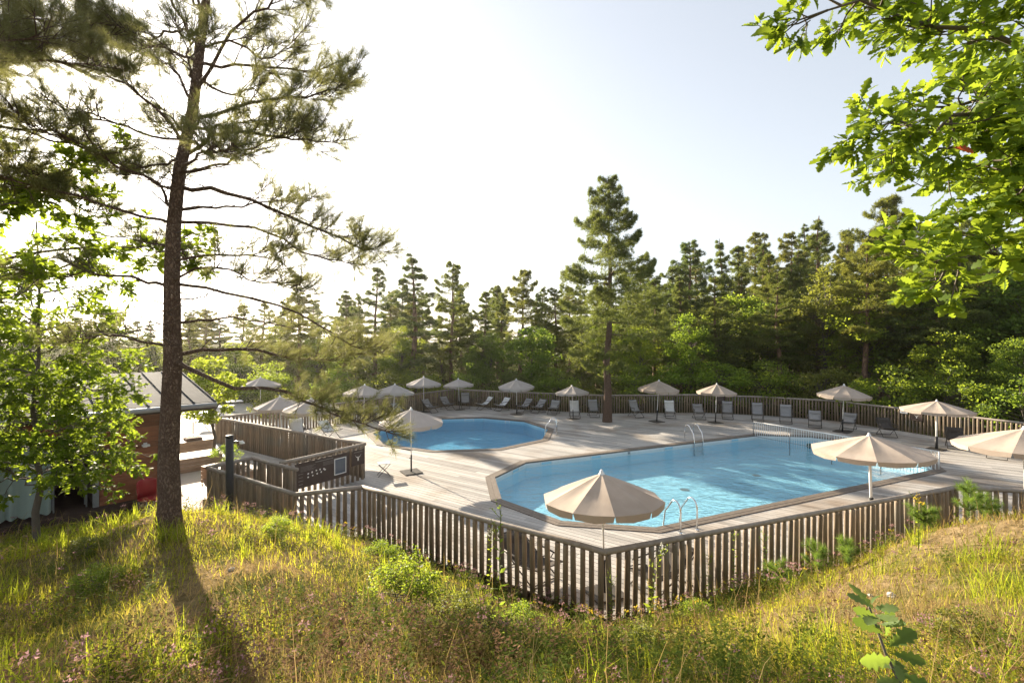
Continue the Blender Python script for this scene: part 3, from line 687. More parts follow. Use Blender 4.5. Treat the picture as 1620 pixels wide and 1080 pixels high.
# ------------------------------------------------------------------ shower post
sh = thing('shower_post', 'black round shower post with a white shower head outside the fence', 'shower', (-6.95, 11.9, 0))
MB().tube([(0, 0, -.2), (0, 0, 2.2)], .088, 18).build('post', 'black_metal', sh, smooth=True)
MB().lathe([(.0, .05), (.08, .045), (.1, .02), (.1, 0), (.088, -.01)], 18, (0, 0, 2.2)).build('cap', 'black_metal', sh, smooth=True)
arm = MB().tube([(.07, 0, 2.08), (.2, 0, 2.10), (.28, 0, 2.09)], .014, 8).build('arm', 'steel', sh, smooth=True)
MB().lathe([(.018, .06), (.03, .03), (.06, .0), (.06, -.02), (0, -.025)], 14, (.31, 0, 2.06)).build('shower_head', 'white_metal', sh, smooth=True)
# ------------------------------------------------------------------ timber hut with metal roof
ha = np.array([.669, .743]); hn = np.array([.743, -.669]); HC = np.array([-9.64, 13.71]); hz = math.atan2(ha[1], ha[0])
def hp(t, d, z): p = HC - ha * t + hn * d; return (p[0], p[1], z)        # t metres left of the right corner, d out from the wall face
hut = thing('timber_hut', 'reddish timber hut with a grey standing-seam metal roof on the left', 'hut', (HC[0], HC[1], 0), hz)
def hl(t, d, z): return (-t, -d, z)                                         # the same point in the hut's own frame
def hbox(name, mat, t0, t1, d0, d1, z0, z1, parent=hut, pitch=None):
    return MB().box(((-(t0 + t1) / 2), -(d0 + d1) / 2, (z0 + z1) / 2), (t1 - t0, abs(d1 - d0), z1 - z0)).build(name, mat, parent)
for k in range(20):
    z = .12 + k * .14
    if z > 2.75: break
    hbox('wall_board', 'hut_wood', 0, 1.58, -.03, random.uniform(-.002, .004), z, z + .132)
    if z > 2.15: hbox('wall_board', 'hut_wood', 1.72, 7, -.03, random.uniform(-.002, .004), z, z + .132)
    hbox('wall_board', 'hut_wood', 3.62, 7, -.03, random.uniform(-.002, .004), z, z + .132) if z < 2.15 else None
    MB().box((.015, 1.25, z + .066), (.03, 2.5, .132)).build('end_board', 'hut_wood', hut)
hbox('wall_core', 'dark_wood', .02, 1.6, -.12, -.032, 0, 2.8); hbox('back_wall', 'dark_wood', 0, 7, -2.62, -2.55, 0, 3.3); hbox('wall_core', 'dark_wood', 3.62, 7, -.12, -.032, 0, 2.8)
hbox('header', 'dark_wood', 1.6, 3.62, -.12, -.032, 2.16, 2.8); hbox('floor', 'dark_wood', 0, 7, -2.55, .25, -.2, .28); hbox('partition', 'dark_wood', 1.62, 1.66, -2.5, -.13, .28, 2.8)
hbox('door_post', 'grey_metal', 1.59, 1.71, -.10, .03, .1, 2.2); hbox('door_post', 'dark_wood', 3.52, 3.61, -.10, .03, .1, 2.2)
rs, rw = .2, 3.9      # roof slope, length up the slope
def roofz(d): return 2.78 + (.72 - d) * rs
rf = MB(); t0, t1, d0, d1 = -.9, 7.4, .72, -2.9
rf.v = [(-t, -d, roofz(d) + o) for o in (0, .05) for (t, d) in ((t0, d0), (t1, d0), (t1, d1), (t0, d1))]
rf.f = [(0, 1, 2, 3), (7, 6, 5, 4), (0, 4, 5, 1), (1, 5, 6, 2), (2, 6, 7, 3), (3, 7, 4, 0)]; roof = rf.build('roof', 'roof_metal', hut)
for k in range(17):
    t = t0 + .02 + k * .515
    m = MB(); m.v = [(-t + a * .014, -d, roofz(d) + .048 + e * .035) for e in (0, 1) for (a, d) in ((-1, d0), (1, d0), (1, d1), (-1, d1))]
    m.f = rf.f; m.build('seam', 'roof_metal', roof)
MB().tube([hl(t0, .78, 2.75), hl(t1, .78, 2.75)], .065, 10).build('gutter', 'grey_metal', hut, smooth=True)
hbox('fascia', 'dark_wood', t0, t1, .66, .70, 2.62, 2.775)
hbox('end_fascia', 'roof_metal', t0 - .03, t0 - .002, -2.9, .72, 2.70, 2.80).rotation_euler = (0, 0, 0)
MB().tube([hl(.26, .76, 2.7), hl(.26, .5, 2.52), hl(.26, .08, 2.30), hl(.26, .07, 2.15), hl(.26, .07, .75)], .045, 10).build('downpipe', 'grey_metal', hut, smooth=True)
lamp = MB().box((0, 0, 0), (.16, .14, .05)).box((0, .07, 0), (.08, .05, .12)); lm = lamp.build('wall_lamp', 'white_metal', hut, hl(.62, .1, 1.72))
# curtain, shelf and bottles in the doorway
cm = MB(); nc = 40
for i in range(nc + 1):
    t = 2.5 + .98 * i / nc
    for j in range(9):
        z = .40 + 1.78 * j / 8; amp = .035 + .04 * (1 - j / 8); p = hp(t, .09 + amp * .8 * math.sin(i * .52 + 1.1 * math.sin(i * .21) + .12 * j) + .035 * math.sin(i * .17 + j * .25), z - (.05 * abs(math.sin(i * .41)) if j == 0 else 0)); cm.v.append(p)
for i in range(nc):
    for j in range(8): a = i * 9 + j; cm.f.append((a, a + 9, a + 10, a + 1))
tag(cm.build('curtain', 'curtain', smooth=True), 'pale green cloth curtain hanging in the hut doorway', 'curtain')
tb = thing('wash_table', 'small shelf table with bottles inside the dark hut doorway', 'table', hp(2.12, -.35, .28), hz)
MB().box((0, 0, .72), (.7, .35, .04)).build('table_top', 'grey_metal', tb)
for sx in (-.31, .31):
    for sy in (-.14, .14): MB().box((sx, sy, .35), (.03, .03, .70)).build('leg', 'grey_metal', tb)
for t, mt, lab in ((2.30, 'soap', 'white bottle on the shelf in the hut doorway'), (1.92, 'soap_green', 'yellow-green bottle on the shelf in the hut doorway')):
    b = thing('soap_bottle', lab, 'bottle', hp(t, -.3, 1.02))
    MB().lathe([(0, 0), (.05, 0), (.052, .13), (.04, .17), (.018, .19), (.018, .21), (0, .21)], 14).build('body', mt, b, smooth=True)
    MB().lathe([(.022, .205), (.022, .235), (.008, .24), (.008, .27), (0, .27)], 10).tube([(0, 0, .265), (.05, 0, .262)], .006, 5).build('pump', 'soap', b)
ch = thing('red_chair', 'red metal chair against the timber hut, half behind the pine trunk', 'chair', (-9.55, 12.75, Hs(-9.55, 12.75)), hz + .3)
m = MB()
for i in range(9):
    a = R(-52 + 13 * i)
    for z, r in ((.42, .27), (.62, .29), (.82, .30), (.93 - .06 * abs(i - 4) / 4, .29)): m.v.append((r * math.sin(a), r * math.cos(a) - .05, z))
for i in range(8):
    for j in range(3): q = i * 4 + j; m.f.append((q, q + 4, q + 5, q + 1))
bk = m.build('backrest', 'red_paint', ch, smooth=True); bk.modifiers.new('t', 'SOLIDIFY').thickness = .015
MB().lathe([(0, .40), (.25, .40), (.27, .42), (.25, .445), (0, .44)], 18).build('seat', 'red_paint', ch, smooth=True)
for sx, sy in ((-.2, -.2), (.2, -.2), (-.2, .2), (.2, .2)): MB().tube([(sx * .8, sy * .8, .41), (sx * 1.15, sy * 1.15, 0)], .012, 6).build('leg', 'grey_metal', ch)
# ------------------------------------------------------------------ terrace furniture
def bench(label, p, rz, L, W, h, cushion=True):
    b = thing('timber_bench', label, 'bench', (p[0], p[1], -.012), rz, 'timber benches on the terrace')
    n = max(2, int(h / .12))
    for k in range(n):
        z = .02 + (h - .05) * (k + .5) / n; hh = (h - .05) / n - .012
        for sy in (-1, 1): MB().box((0, sy * (W / 2 - .02), z), (L, .03, hh)).build('side_board', 'bench_wood', b)
        for sx in (-1, 1): MB().box((sx * (L / 2 - .018), 0, z), (.03, W - .08, hh)).build('end_board', 'bench_wood', b)
    k = int(W / .15)
    for i in range(k): MB().box((0, -W / 2 + W * (i + .5) / k, h - .015), (L + .04, W / k - .012, .035)).build('top_board', 'bench_wood', b)
def seat_pad(label, p, rz, z):
    m = MB(); m.box((0, 0, .05), (.55, .5, .07)); m.box((0, 0, .095), (.48, .43, .02))
    tag(m.build('cushion', 'cushion', None, (p[0], p[1], z), rz), label, 'cushion')
bench('big timber bench box right beside the pine trunk', (-11.6, 17.2), R(48), 2.0, 1.1, .5); bench('small timber bench box behind the big one', (-12.8, 19.4), R(48), 1.3, .8, .62)
bench('long round-ended timber bench behind the shower post', (-9.0, 15.4), R(-30), 1.9, .75, .55)
seat_pad('brown cushion on the small timber bench', (-12.8, 19.4), R(48), .61); seat_pad('brown cushion on the bench behind the shower post', (-8.8, 15.28), R(-30), .54)
tag(MB().box((0, 0, .09), (2.6, .22, .18)).build('timber_beam', 'bench_wood', None, (-9.2, 14.6, -.014), R(-58)), 'low timber edging beam beside the bright terrace path', 'beam')
def table(label, p):
    t = thing('cafe_table', label, 'table', (p[0], p[1], -.012), random.uniform(0, 1), 'pale tables on the terrace'); MB().box((0, 0, .74), (.9, .9, .03)).build('table_top', 'plastic_white', t)
    MB().tube([(0, 0, .02), (0, 0, .73)], .03, 8).build('leg', 'grey_metal', t); MB().lathe([(.25, 0), (.25, .02), (.03, .035)], 14).build('base', 'grey_metal', t)
for k, (x, y) in enumerate([(-15.5, 23.5), (-16.5, 26), (-17, 28.5), (-17.8, 31), (-15.2, 20.8)]):
    table(['pale table on the terrace nearest the back left fence corner', 'second pale table of the terrace row going back', 'third pale table of the terrace row going back', 'farthest pale table of the terrace row', 'pale table on the terrace beside the small tree'][k], (x, y))
# ------------------------------------------------------------------ trees
def poly_at(pts, u):
    f = u * (len(pts) - 1); i = min(int(f), len(pts) - 2); return pts[i] + (pts[i + 1] - pts[i]) * (f - i)
def pine_meshes(seed, Ht, rmax, cb, needle_mat, step=.55, T=None, density=1.0, flat=.10, lean=.0, top_round=1.0, tip=1.0, dead=6, even=False):
    """open layered pine: whorls of limbs carrying flat plates of needle tufts; returns trunk and crown meshes"""
    r = np.random.default_rng(seed); tr = MB(); axis = []; n = 9; ox = oy = 0.0
    for i in range(n):
        axis.append(Vector((ox, oy, Ht * i / (n - 1)))); ox += r.normal() * .07 + lean; oy += r.normal() * .07
    rb = .017 * Ht
    tr.tube(axis, [rb * 1.25] + [rb * (1 - .88 * i / (n - 1)) for i in range(1, n)], 9, cap=False)
    axis[0].z = 0; P, D, S = [], [], []
    z = cb * Ht
    for _ in range(dead):
        u = r.uniform(cb * .4, cb); p = poly_at(axis, u); a = r.uniform(0, 6.28); L = r.uniform(.4, 1.2)
        tr.tube([p, p + Vector((math.cos(a) * L * .6, math.sin(a) * L * .6, r.uniform(-.1, .1))), p + Vector((math.cos(a) * L, math.sin(a) * L, r.uniform(-.3, .1)))], [.02, .014, .006], 4)
    while z < Ht * .985:
        t = (z - cb * Ht) / (Ht - cb * Ht); prof = (1 - t) ** top_round * min(1, .45 + 2.6 * t) + .035
        m = int(r.integers(3, 6)); a0 = r.uniform(0, 6.28)
        for k in range(m):
            if r.random() < (.08 if even else .2): continue
            L = rmax * prof * (r.uniform(.65, 1.1) if even else r.choice([r.uniform(.35, .7), r.uniform(.7, 1.25)])); a = a0 + 6.283 * k / m + r.normal() * .25; up = (-.10 + .75 * t ** 1.3) + r.normal() * .08
            p = poly_at(axis, min(.999, (z + r.normal() * .1) / Ht)); d = Vector((math.cos(a), math.sin(a), 0)); side = Vector((-math.sin(a), math.cos(a), 0))
            pts = [p, p + d * L * .35 + Vector((0, 0, up * L * .3)), p + d * L * .72 + Vector((0, 0, up * L * .62 + .0)) + side * r.normal() * .1 * L, p + d * L + Vector((0, 0, up * L * .9 + .12 * L))]
            tr.tube(pts, [max(.012, rb * .3 * (1 - t * .6)), .02, .012, .005], 4, cap=False)
            nt_ = int(density * (14 + 62 * L))
            nt_ = int(nt_ * r.uniform(.5, 1.25)); u = r.beta(2.2, 1.1, nt_); w = (.16 + .42 * L) * np.sin(np.pi * np.clip(u * .85 + .12, 0, 1)) * .8
            lat = r.uniform(-1, 1, nt_) * w
            for uu, la in zip(u, lat):
                q = poly_at(pts, float(uu)) + side * float(la) + Vector((0, 0, 1)) * float(r.normal() * flat * (.4 + .6 * L / max(rmax, .1)) + .05 - .10 * abs(la)) + d * float(abs(la) * .35)
                P.append(q); D.append(d * .7 + side * (1.1 if la > 0 else -1.1) * min(1, abs(la) / max(.1, .3 * L)) + Vector((0, 0, .85 + .3 * r.random()))); S.append(r.uniform(.7, 1.25) * tip)
        z += step * r.uniform(.7, 1.3) * (1.15 - .5 * t)
    P, D, S = np.array(P), np.array(D) + r.normal(size=(len(D), 3)) * .35, np.array(S)
    h = len(P) // 2; t1, t2 = T
    crown = scatter_mesh('crown', [(*t1, P[:h], frames(D[:h], S[:h], r)), (*t2, P[h:], frames(D[h:], S[h:], r))]); crown.materials.append(MATS[needle_mat])
    tm_ = tr.mesh('trunk', True); tm_.materials.append(MATS['bark_plates' if Ht > 13 else 'bark_pine']); return tm_, crown
def leaf_quad(w=.5): return np.array([(0, 0, 0), (w * .5, .02, .45), (0, .0, 1), (-w * .5, .02, .45)]), np.array([(0, 1, 2), (0, 2, 3)])
def decid_meshes(seed, Ht, rx, cb, mat, nl, leaf=.15, clusters=46, bark='bark_grey', stems=1):
    r = np.random.default_rng(seed); tr = MB(); P, D = [], []; zc = Ht * (cb + 1) / 2; hz_ = Ht * (1 - cb) / 2
    for s in range(stems):
        a = r.uniform(0, 6.28); tp_ = Vector((r.normal() * rx * .15, r.normal() * rx * .15, Ht * .86)); b = Vector((math.cos(a), math.sin(a), 0)) * (.0 if stems == 1 else .12)
        ax = [b, b.lerp(tp_, .3) + Vector((r.normal() * .1, r.normal() * .1, 0)), b.lerp(tp_, .65) + Vector((r.normal() * .15, r.normal() * .15, 0)), tp_]; rb = .016 * Ht / stems ** .5
        tr.tube(ax, [rb * 1.25, rb * .8, rb * .5, rb * .15], 8, cap=False)
    cc, cr = [], []
    while len(cc) < clusters:
        q = r.uniform(-1, 1, 3); m = np.linalg.norm(q)
        if m > 1 or m < .35: continue
        wz = 1 - .35 * max(0, q[2]); c = np.array([q[0] * rx * wz, q[1] * rx * wz, zc + q[2] * hz_]); cc.append(c); cr.append(r.uniform(.12, .33) * rx)
        p0 = Vector(ax[1]).lerp(Vector(ax[3]), float(np.clip((c[2] / Ht - .3) * 1.1, 0, .9))); v_ = Vector(c)
        tr.tube([p0, p0.lerp(v_, .5) + Vector((0, 0, .06 * rx)), v_], [.02 + .004 * Ht * .3, .018, .005], 4, cap=False)
    per = nl // clusters
    for c, k in zip(cc, cr):
        q = r.normal(size=(per, 3)); q /= np.linalg.norm(q, axis=1, keepdims=True); rad = k * r.uniform(.35, 1.1, (per, 1)); off = q * rad * np.array([1.25, 1.25, .72])
        P.append(c + off); D.append(q * .8 + r.normal(size=(per, 3)) * .6 + np.array([0, 0, -.1]))
    P, D = np.concatenate(P), np.concatenate(D)
    crown = scatter_mesh('crown', [(*leaf_quad(.75), P, frames(D, r.uniform(.7, 1.3, len(P)) * leaf, r))]); crown.materials.append(MATS[mat])
    t_ = tr.mesh('trunk', True); t_.materials.append(MATS[bark]); return t_, crown
def place_tree(name, label, meshes, x, y, scale, rz, group=None, z=None, sxy=1.0):
    o = thing(name, label, 'tree' if 'shrub' not in name else 'shrub', (x, y, (Hs(x, y) if z is None else z) - .08), rz, group); o.scale = (scale * sxy, scale * sxy, scale)
    link('trunk', meshes[0], None, o); link('crown', meshes[1], None, o); return o
FT = (tuft(8, .20, .028, 15, 80, .5, 1), tuft(8, .18, .03, 25, 85, .6, 2))
PINES = [pine_meshes(11, 12, 2.9, .30, 'needles_far', T=FT, density=1.35), pine_meshes(12, 12, 2.4, .22, 'needles_blue', T=FT, density=1.35), pine_meshes(13, 12, 3.1, .42, 'needles_far_b', T=FT, density=1.35, top_round=.75),
         pine_meshes(14, 12, 2.5, .18, 'needles_far_b', T=FT, density=1.35), pine_meshes(15, 12, 2.8, .35, 'needles_far', T=FT, density=1.35, lean=.03, top_round=.8), pine_meshes(16, 12, 2.1, .15, 'needles_blue', T=FT, density=1.35)]
DEC = [decid_meshes(21, 8, 2.2, .2, 'leaf_far', 11000, .14, 64), decid_meshes(22, 8, 1.9, .13, 'leaf_olive', 9500, .13, 60), decid_meshes(23, 8, 1.9, .18, 'leaf_lime', 8500, .13, 52), decid_meshes(24, 8, 2.5, .12, 'leaf_far', 12000, .17, 70)]
BUSH = [decid_meshes(31, 3, 1.7, .03, 'leaf_far', 5000, .11, 30, stems=3), decid_meshes(32, 3, 1.6, .03, 'leaf_olive', 4500, .11, 28, stems=3), decid_meshes(33, 3, 1.5, .05, 'leaf_lime', 4000, .11, 26, stems=3)]
ordw = ['first', 'second', 'third', 'fourth', 'fifth', 'sixth', 'seventh', 'eighth', 'ninth', 'tenth', 'eleventh', 'twelfth', 'thirteenth', 'fourteenth', 'fifteenth', 'sixteenth', 'seventeenth', 'eighteenth', 'nineteenth', 'twentieth']
def row(name, group, spec, what, where, protos, H0):
    spec = sorted(spec, key=lambda q: q[0] / q[1])
    for i, q in enumerate(spec):
        x, y, top = q[:3]; z = Hs(x, y); pr = protos[q[3] if len(q) > 3 else (i * 5 + 2) % len(protos)]; h = max(1.2, top - z)
        w = ordw[i] if i < 20 else ordw[i - 20] + ' after the twentieth'
        place_tree(name, f'{what}, {w} from the left {where}', pr, x, y, h / H0, random.uniform(0, 6.28), group, sxy=(q[4] if len(q) > 4 else 1) * random.uniform(1.08, 1.3) * (12 / h if H0 == 12 else 1) ** .35)
row('pine_tree', 'pines behind the left fences', [(-27.1, 45, 6.9), (-33.3, 50, 7.8), (-35.8, 48, 6.7), (-42.8, 52, 7.9), (-45.1, 50, 7.2), (-47.1, 48, 7.4), (-52.9, 50, 8.5), (-51.2, 45, 7.5), (-23.9, 46, 8.3), (-30.2, 47, 7.6), (-38.8, 46, 7.4), (-26.5, 40, 6.6), (-31.5, 41, 6.4), (-37, 42, 6.6), (-43, 43, 6.8)],
    'distant pine', 'beyond the hut', PINES, 12)
row('pine_tree', 'pines of the wood left of the lone pine', [(-17.8, 40, 10.3, 3, 1.15), (-15.2, 44, 9.4, 5), (-12.0, 42, 11.1, 0), (-7.7, 38, 11.6, 1, 1.25), (-5.0, 40, 11.1, 4, .9), (-2.4, 40, 8.8, 0), (.7, 44, 10.9, 2), (3.8, 42, 9.2, 4), (-9.9, 47, 9.4, 3), (-20.5, 44, 8.6, 1), (-.9, 47, 9.6, 1)],
    'pine', 'in the wood left of the lone pine', PINES, 12)
row('pine_tree', 'pines of the wood right of the lone pine', [(10.5, 40, 9.0, 3), (15.7, 48, 11.8, 2), (17.1, 46, 14.2, 4), (21.6, 50, 15.3, 1), (20.0, 42, 10.6, 3), (23.1, 44, 12.6, 0), (23.0, 40, 11.1, 5), (23.9, 38, 14.5, 1), (28.8, 42, 13.9, 3), (29.3, 38, 15.5, 2), (35.1, 42, 13.6, 0), (39.7, 44, 15.8, 2), (39.2, 40, 13.4, 4), (38.4, 36, 13.0, 0), (12.8, 43, 10.2, 0), (8.0, 45, 10.2, 1), (26.5, 45, 13.2, 5), (19.0, 34.5, 9.6, 4), (22.4, 31.2, 11.0, 2), (15.2, 36, 9.4, 0), (25.2, 28.6, 10.4, 4), (13.0, 37.5, 9.8, 5), (29, 30, 12.2, 2)],
    'pine', 'in the wood right of the lone pine', PINES, 12)
row('pine_tree', 'pines of the middle row of the wood', [(x, 52 + (k * 5) % 6, t_, k % 6) for k, (x, t_) in enumerate([(-29, 8.6), (-23.5, 9.6), (-18.5, 9.8), (-13.5, 10.4), (-10, 10.2), (-5.5, 11), (-1.5, 10.4), (3, 10.6), (6.5, 10.8), (11, 12), (14.5, 12.6), (19, 14), (24.5, 15), (29.5, 16.5), (33, 17), (38, 17.5), (45, 18), (51, 18)])],
    'pine showing between nearer trees', 'in the middle row of the wood', PINES, 12)
row('pine_tree', 'farthest pines on the rise behind the wood', [(x, 60 + (k * 7) % 9, t_) for k, (x, t_) in enumerate([(-38, 8.5), (-32, 9), (-26, 10.3), (-20, 11), (-14, 12), (-8, 12), (-2, 12), (4, 12), (9, 12.5), (14, 13.5), (19, 15.5), (25, 17), (31, 18.5), (37, 19.5), (43, 20), (50, 20.5), (57, 20)])],
    'far pine half hidden on the rise', 'in the last row', PINES, 12)
row('leafy_tree', 'leafy trees along the wood edge', [(-4, 44, 6.6, 1), (-10, 43, 6.4, 0), (3, 41, 6.6, 1), (8, 40, 7.0, 0), (14.5, 41, 8.0, 1), (18.5, 40, 8.6, 3), (-16, 45, 6.4, 1), (-22, 46, 6.2, 0), (-15.2, 38, 4.9, 0), (-18.6, 39, 4.7, 1), (-22.5, 39, 4.6, 0), (-26.4, 41, 4.6, 1), (-30.6, 42, 4.8, 0), (-35.2, 43, 4.8, 1), (-11.8, 37, 4.8, 1), (-8.8, 38, 4.9, 0), (-5.6, 40, 5.2, 1), (-2.0, 38, 5.4, 0), (1.4, 36, 5.8, 3), (5.2, 35.5, 5.0, 1), (9.2, 36, 5.9, 0), (12.9, 35, 6.6, 2), (16.0, 36, 6.6, 1), (19.8, 37, 7.8, 0)],
    'leafy tree', 'behind the back fence', DEC, 8)
row('leafy_tree', 'leafy trees on the right', [(22.6, 34.5, 9.9, 1), (23.9, 32, 8.9, 0), (26.2, 31.5, 9.2, 3), (27.4, 29, 8.4, 0), (28.6, 26.6, 8.6, 3), (30.0, 25, 8.6, 0), (24.3, 27, 5.2, 3), (25.2, 24, 4.9, 0), (26.3, 21.5, 5.2, 3), (27.5, 18.5, 5.6, 0), (31.5, 30, 10.4, 1), (33, 26, 10.5, 3)],
    'leafy green tree', 'behind the right fence', DEC, 8)
row('shrub', 'shrubs along the outside of the back fence', [(-13.8, 28.5, 2.0, 1), (-12.0, 31.5, 2.6, 0), (-9.3, 33.2, 2.8, 1), (-6.8, 36, 2.7, 0), (-3.2, 36.6, 2.9, 0), (.2, 35, 2.8, 1), (3.0, 33.6, 2.7, 0), (6.4, 33.3, 2.7, 1), (9.0, 33.4, 2.9, 0), (11.2, 33.6, 3.0, 2), (13.9, 32.6, 3.2, 2), (16.6, 32, 3.2, 0), (19.2, 30, 3.4, 1), (20.9, 27, 3.2, 0), (22.5, 24.5, 3.3, 0), (23.3, 21.5, 3.0, 0), (24.4, 18.6, 2.9, 1), (-16.5, 34, 3.0, 0), (-20, 36, 3.4, 1)],
    'leafy shrub', 'along the outside of the fence', BUSH, 3)
CT = (tuft(9, .19, .022, 15, 80, .5, 3), tuft(9, .17, .024, 25, 85, .6, 4))
lone = pine_meshes(42, 13.9, 4.3, .24, 'needles_far', step=.66, T=CT, density=1.9, flat=.13, top_round=.80, even=True)
place_tree('pine_tree', 'tall lone pine growing up through the deck at the back', lone, 5.4, 27.4, 1.0, 2.1, z=0)
SMALL = decid_meshes(51, 4.2, 1.15, .42, 'leaf_far', 5000, .10, 30)
place_tree('small_tree', 'small dark leafy tree with a thin trunk between the hut roof and the dark fence', SMALL, -11.1, 17.9, 1.0, 1.0, z=0)
PL = thing('planter_shrub', 'low yellow-green shrub behind the shower post', 'shrub', (-10.0, 16.9, -.02)); PL.scale = (.33, .33, .33); link('stem', BUSH[2][0], None, PL); link('crown', BUSH[2][1], None, PL)
# ------------------------------------------------------------------ the pine on the knoll (left foreground), limb by limb
NT = (tuft(22, .095, .0036, 18, 62, 1.1, 5), tuft(22, .085, .0036, 25, 72, 1.0, 6))
class NearPine:
    def __init__(s, seed): s.r = np.random.default_rng(seed); s.tr = MB(); s.tw = MB(); s.P = []; s.D = []; s.S = []
    def rv(s, k=1.0): return Vector(s.r.normal(size=3) * k)
    def curve(s, pts, n=10, wob=.03):
        pts = [Vector(p) for p in pts]; out = []
        for i in range(n + 1):
            u = i / n * (len(pts) - 1); k = min(int(u), len(pts) - 2); t = u - k
            p0, p1, p2, p3 = pts[max(k - 1, 0)], pts[k], pts[k + 1], pts[min(k + 2, len(pts) - 1)]
            q = .5 * ((2 * p1) + (p2 - p0) * t + (2 * p0 - 5 * p1 + 4 * p2 - p3) * t * t + (3 * p1 - p0 - 3 * p2 + p3) * t ** 3)
            out.append(q + (s.rv(wob) if 0 < i < n else Vector()))
        return out
    def tuft(s, p, d, k=1.0): s.P.append(p); s.D.append(d); s.S.append(k * s.r.uniform(.75, 1.2))
    def twig(s, p, d, L, lvl, dens):
        d = d.normalized(); e = p + d * L + Vector((0, 0, .10 * L)) ; m = p.lerp(e, .5) + s.rv(.05 * L); s.tw.tube([p, m, e], [.0055 if lvl else .009, .004, .0025], 4, cap=False)
        if lvl == 0:
            for k in range(int(5 + L * 7)):
                u = s.r.uniform(.2, 1); q = p.lerp(m, u * 2) if u < .5 else m.lerp(e, u * 2 - 1)
                s.twig(q, d * .7 + s.rv(.55) + Vector((0, 0, .28)), s.r.uniform(.12, .28), 1, dens)
        n = int(dens * (1.6 + (L * 11 if lvl else L * 4)))
        for k in range(n):
            u = s.r.uniform(.35, 1) ** .7; s.tuft(p.lerp(e, u), d + s.rv(.35) + Vector((0, 0, .35)))
        s.tuft(e, d + Vector((0, 0, .3)), 1.1)
    def limb(s, pts, r0, start=.35, dens=1.0, gap=.12, tl=.55):
        start *= .8; c = s.curve(pts, 12, .018); L = sum((c[i + 1] - c[i]).length for i in range(12)); r0 *= .8; s.tr.tube(c, [r0 * (1 - .86 * i / 12) + .002 for i in range(13)], 6, cap=False)
        u = .12
        while u < 1:
            i = min(int(u * 12), 11); p = c[i].lerp(c[i + 1], u * 12 - i); t = (c[i + 1] - c[i]).normalized(); sd = t.cross(Vector((0, 0, 1))).normalized() * (1 if s.r.random() < .5 else -1)
            d = t * .75 + sd * s.r.uniform(.4, 1.1) + Vector((0, 0, s.r.uniform(-.2, .45)))
            if u > start: s.twig(p, d, tl * s.r.uniform(.5, 1.15) * (1.15 - .5 * u), 0, dens)
            elif s.r.random() < .5: e = p + d.normalized() * s.r.uniform(.15, .55); s.tw.tube([p, p.lerp(e, .5) + s.rv(.04), e], [.007, .005, .002], 4, cap=False)
            u += gap / L * s.r.uniform(.6, 1.4)
        s.twig(c[-1], (c[-1] - c[-2]), .3, 0, dens * 1.2)
    def finish(s, root, mat='needles_near'):
        s.tr.build('trunk', 'bark_plates', root, smooth=True); s.tw.build('twigs', 'bark_twig', root)
        P = np.array([tuple(q) for q in s.P]); D = np.array([tuple(q) for q in s.D]); S = np.array(s.S); h = len(P) // 2
        cm_ = scatter_mesh('needles', [(*NT[0], P[:h], frames(D[:h], S[:h], s.r)), (*NT[1], P[h:], frames(D[h:], S[h:], s.r))]); link('needles', cm_, mat, root)
bx_, by_ = -4.74, 6.65; bz_ = Hs(bx_, by_) - .12
kp = NearPine(61); root = thing('pine_tree', 'big pine with a reddish trunk on the grassy knoll at the left', 'tree', (bx_, by_, bz_))
def tz(z): return z - bz_
TRK = [(0.05, 0, 0), (.02, .01, .35), (-.0, .02, 1.0), (.06, .03, 2.4), (.05, .02, 3.4), (.10, .03, 4.6), (.30, .05, 5.8), (.48, .08, 7.4), (.55, .1, 9.0), (.5, .1, 10.5)]
tc_ = kp.curve(TRK, 27, .006); trr = [.215, .182, .155, .142] + [.138 - .12 * i / 24 for i in range(24)]
kp.tr.tube(tc_, trr, 18, cap=False)
def at_z(z):   # point on the trunk at world height z
    for a, b in zip(tc_[:-1], tc_[1:]):
        if a.z <= tz(z) <= b.z: return a.lerp(b, (tz(z) - a.z) / (b.z - a.z))
    return tc_[-1]
def L3(z0, *pts, r=.03, **kw):     # limb from the trunk at height z0 through points given in the world
    kp.limb([at_z(z0)] + [(p[0] - bx_, p[1] - by_, tz(p[2])) for p in pts], r, **kw)
L3(4.30, (-3.9, 6.3, 4.05), (-2.9, 6.2, 3.88), (-2.3, 6.2, 3.62), (-1.72, 6.2, 3.42), r=.042, start=.6, dens=1.1, tl=.5)
L3(4.36, (-4.1, 7.2, 4.45), (-3.2, 7.7, 4.25), (-2.4, 8.0, 4.35), r=.035, start=.35, dens=.8)
L3(5.35, (-4.0, 6.8, 5.25), (-3.1, 7.0, 4.95), (-2.5, 7.1, 4.6), (-2.15, 7.1, 4.42), r=.028, start=.8, dens=.8, tl=.3)
L3(5.40, (-3.9, 6.2, 5.5), (-3.3, 6.1, 5.35), (-2.7, 6.0, 5.2), r=.022, start=.45, dens=.7)
L3(6.70, (-3.9, 6.7, 6.6), (-3.0, 6.6, 6.25), (-2.3, 6.5, 5.95), (-1.95, 6.5, 5.78), r=.038, start=.45, dens=1.0)
L3(6.2, (-3.8, 7.1, 6.2), (-3.0, 7.4, 5.85), (-2.4, 7.5, 5.75), r=.03, start=.4, dens=.9)
L3(7.1, (-3.8, 6.4, 7.3), (-3.0, 6.3, 7.2), (-2.45, 6.3, 7.15), r=.036, start=.35, dens=1.1)
L3(7.6, (-3.7, 6.8, 7.9), (-2.9, 6.9, 8.05), (-2.45, 6.9, 8.2), r=.034, start=.3, dens=1.2)
L3(7.9, (-3.6, 6.2, 8.5), (-2.9, 6.0, 8.8), (-2.5, 5.9, 9.0), r=.03, start=.25, dens=1.2)
